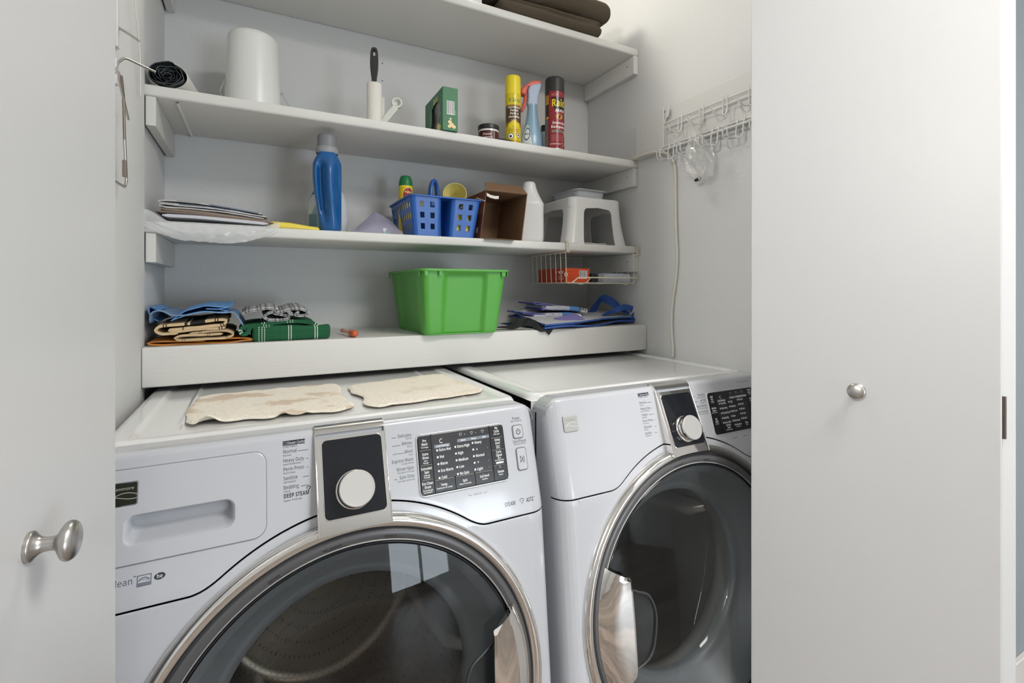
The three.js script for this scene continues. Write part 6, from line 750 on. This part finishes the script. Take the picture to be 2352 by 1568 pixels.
// ---------------------------------------------------------------- right wall: board, hook rack, cord, bag
{
  const b = thing('mounting_board', 'white board on the right wall carrying the wire hook rack', 'board', [XR, 1.655, -1.3244]); obj('board_plank', bb(-.0155, -.0003, 0, .139, 0, .56, .0015), S([.62, .62, .605], .7), b); obj('screw_cap', at(cyl(.0045, .0045, .002, 16), -.0162, .098, .02, 0, 0, Math.PI / 2), M.shelf, b); obj('screw_cap', at(cyl(.0045, .0045, .002, 16), -.0162, .05, .026, 0, 0, Math.PI / 2), M.shelf, b);
  const X = 1.1755, t = thing('hook_rack', 'white wire rack of hooks on the right wall', 'hook rack', [0, 0, 0]), m = M.wireWhite, O = (n, g) => obj(n, g, m, t); const z0 = -1.180, z1 = -.78;
  for (const [y, x, r] of [[1.7385, X, .0025], [1.7213, X, .0025], [1.6612, X - .006, .0025], [1.6478, X - .016, .0028], [1.6655, X + .006, .0015]]) O('rail', wire([[x, y, z0], [x, y, z1]], r));
  O('end_upright', wire([[X, 1.79, z0], [X, 1.665, z0], [X - .016, 1.6478, z0], [X - .020, 1.630, z0]], .0022)); O('end_upright', wire([[X + .003, 1.790, z0 + .020], [X + .003, 1.765, z0 + .020], [X + .002, 1.752, z0 + .006], [X, 1.735, z0]], .0020)); O('mount_plate', bb(X + .004, X + .007, 1.756, 1.786, z0 - .004, z0 + .018, .001)); obj('mount_screw', at(cyl(.0035, .0035, .004, 12), X + .003, 1.778, z0, 0, 0, Math.PI / 2), S([.2, .2, .2], .4, { metalness: .8 }), t);
  for (let k = 0; k < 5; k++) { const z = -1.108 + .0825 * k; // upper hooks: two wires joining into a turned-out tip
    O('upper_hook', wire([[X - .003, 1.745, z - .007], [X - .003, 1.700, z - .007], [X - .010, 1.690, z - .002], [X - .010, 1.690, z + .002], [X - .003, 1.700, z + .007], [X - .003, 1.745, z + .007]], .0021)); O('upper_hook', wire([[X - .006, 1.694, z], [X - .026, 1.688, z - .004], [X - .040, 1.700, z - .008], [X - .042, 1.712, z - .012], [X - .037, 1.713, z - .018], [X - .033, 1.698, z - .013], [X - .036, 1.694, z - .008]], .0020));
    // lower hooks: rectangular loop hanging under the front rail
    const y = 1.666, xo = X - .016; O('lower_hook', wire([[X - .008, y, z - .036], [xo, y - .020, z - .036], [xo - .002, y - .050, z - .036], [xo - .002, y - .054, z - .030], [xo - .002, y - .054, z - .018], [xo - .002, y - .050, z - .014], [xo, y - .018, z - .014], [X - .008, y, z - .014]], .0022)); O('lower_hook', wire([[xo - .002, y - .053, z - .036], [xo - .024, y - .053, z - .040], [xo - .030, y - .044, z - .042], [xo - .028, y - .024, z - .042], [xo - .026, y - .022, z - .058], [xo - .028, y - .046, z - .058], [xo - .022, y - .054, z - .054], [xo - .004, y - .053, z - .038]], .0020)); }
  tag(obj('electric_cord', tube([[XR - .006, 1.6625, -1.40], [XR - .0215, 1.6625, -1.315], [XR - .022, 1.6622, -1.26], [XR - .021, 1.6575, -1.215], [XR - .012, 1.645, -1.184], [XR - .0075, 1.622, -1.163], [XR - .0065, 1.595, -1.153], [XR - .0065, 1.50, -1.150], [XR - .0065, 1.40, -1.148], [XR - .0065, 1.30, -1.143], [XR - .0065, 1.23, -1.150], [XR - .0065, 1.15, -1.164], [XR - .0065, 1.06, -1.166], [XR - .007, 1.01, -1.160], [XR - .008, .985, -1.161]], .0052, 160), S([.66, .63, .57], .5)), 'white electric cord hanging down the right wall behind the dryer', 'cord');
  const bt = thing('clear_bag', 'crumpled clear plastic bag hanging from the hook rack', 'plastic bag', [X - .022, 1.712, -1.030]);
  const cm = P([.97, .97, .97], .1, { transmission: .86, thickness: 0, ior: 1.5, side: THREE.DoubleSide });
  obj('bag_film', surf(44, 60, (u, v) => { const a = u * 2 * Math.PI, h = v; const wz = h < .22 ? lerp(.030, .012, sstep(0, .22, h)) : lerp(.012, .042, sstep(.22, .62, h)) * (1 - .35 * sstep(.8, 1, h)); const wx = h < .3 ? .005 : lerp(.005, .018, sstep(.3, .7, h)); const cr = 1 + .55 * (fbm(u * 9 + (u > .99 ? 0 : 0), v * 8, 3) - .5) + .35 * Math.sin(a * 5 + v * 14) * sstep(.1, .5, v); const fade = u < .5 ? 1 : 1; return [Math.max(-.05, Math.cos(a) * wx * cr) * fade, -.185 * h, Math.sin(a) * wz * cr + .025 * sstep(.3, 1, h)]; }, { wrapU: false }), cm, bt);
  const bo = thing('battery', 'small dark metal cylinder at the bottom of the clear hanging bag', 'battery', [X - .015, 1.5275, -1.0243], toCam(1.16, -1.02) + .55); obj('battery_case', at(cyl(.0052, .0052, .020, 20), 0, 0, -.006, Math.PI / 2), S([.05, .045, .04], .35, { metalness: .6 }), bo); obj('battery_end', at(lathe([[0, 0], [.0051, 0], [.0051, .001], [.0035, .0014], [.0033, .0008], [.0015, .0008], [.0015, .002], [0, .002]], 20), 0, 0, .004, Math.PI / 2), S([.6, .58, .55], .3, { metalness: 1 }), bo);
}
// ---------------------------------------------------------------- left wall: hooks, hanger, pull cord
{
  const x = XL + .004, t = thing('coat_hook', 'chrome wire coat hooks on the left wall by the folded door', 'hook', [0, 0, 0]); const m = M.nickel;
  obj('peg', wire([[x, 1.6585, -1.068], [x + .020, 1.646, -1.061], [x + .036, 1.633, -1.0505]], .0022), m, t); obj('peg', wire([[x + .004, 1.570, -1.048], [x + .006, 1.590, -1.056], [x + .014, 1.6055, -1.066], [x + .028, 1.607, -1.088], [x + .049, 1.6085, -1.118]], .0022), m, t);
  obj('hook_plate', bb(x, x + .006, 1.553, 1.598, -1.066, -1.050, .002), M.wireWhite, t); obj('hook_plate', bb(x, x + .006, 1.62, 1.70, -1.075, -1.058, .002), M.wireWhite, t);
  const h = thing('trouser_hanger', 'thin metal hanger hanging from the lower coat hook', 'hanger', [0, 0, 0]); const br = S([.30, .24, .21], .4, { metalness: .8 });
  obj('hanger_wire', wire([[x + .016, 1.560, -1.012], [x + .016, 1.547, -1.018], [x + .016, 1.5035, -1.083]], .0018), m, h); obj('hanger_wire', wire([[x + .016, 1.560, -1.03], [x + .016, 1.53, -1.047], [x + .016, 1.46, -1.054]], .0022), br, h, 'brown coated wire'); obj('hanger_wire', wire([[x + .016, 1.46, -1.054], [x + .016, 1.3915, -1.068], [x + .016, 1.379, -1.056], [x + .016, 1.3755, -.97]], .0022), m, h); obj('hanger_clip', bb(x + .013, x + .019, 1.396, 1.425, -1.056, -1.051, .001), br, h, 'dark clip');
  tag(obj('pull_cord', tube([[x + .012, 2.30, -.782], [x + .012, 1.90, -1.056], [x + .012, 1.753, -1.156], [x + .010, 1.662, -1.2185], [x + .006, 1.60, -1.245]], .0014, 40), S([.72, .72, .66], .7)), 'thin white pull cord slanting down the left wall', 'cord');
}
scene.traverse(o => { if (o.isLight && !o.isRectAreaLight) o.castShadow = true; });
scene.traverse(o => { if (o.userData.__n) delete o.userData.__n; });
renderer.render(scene, camera);
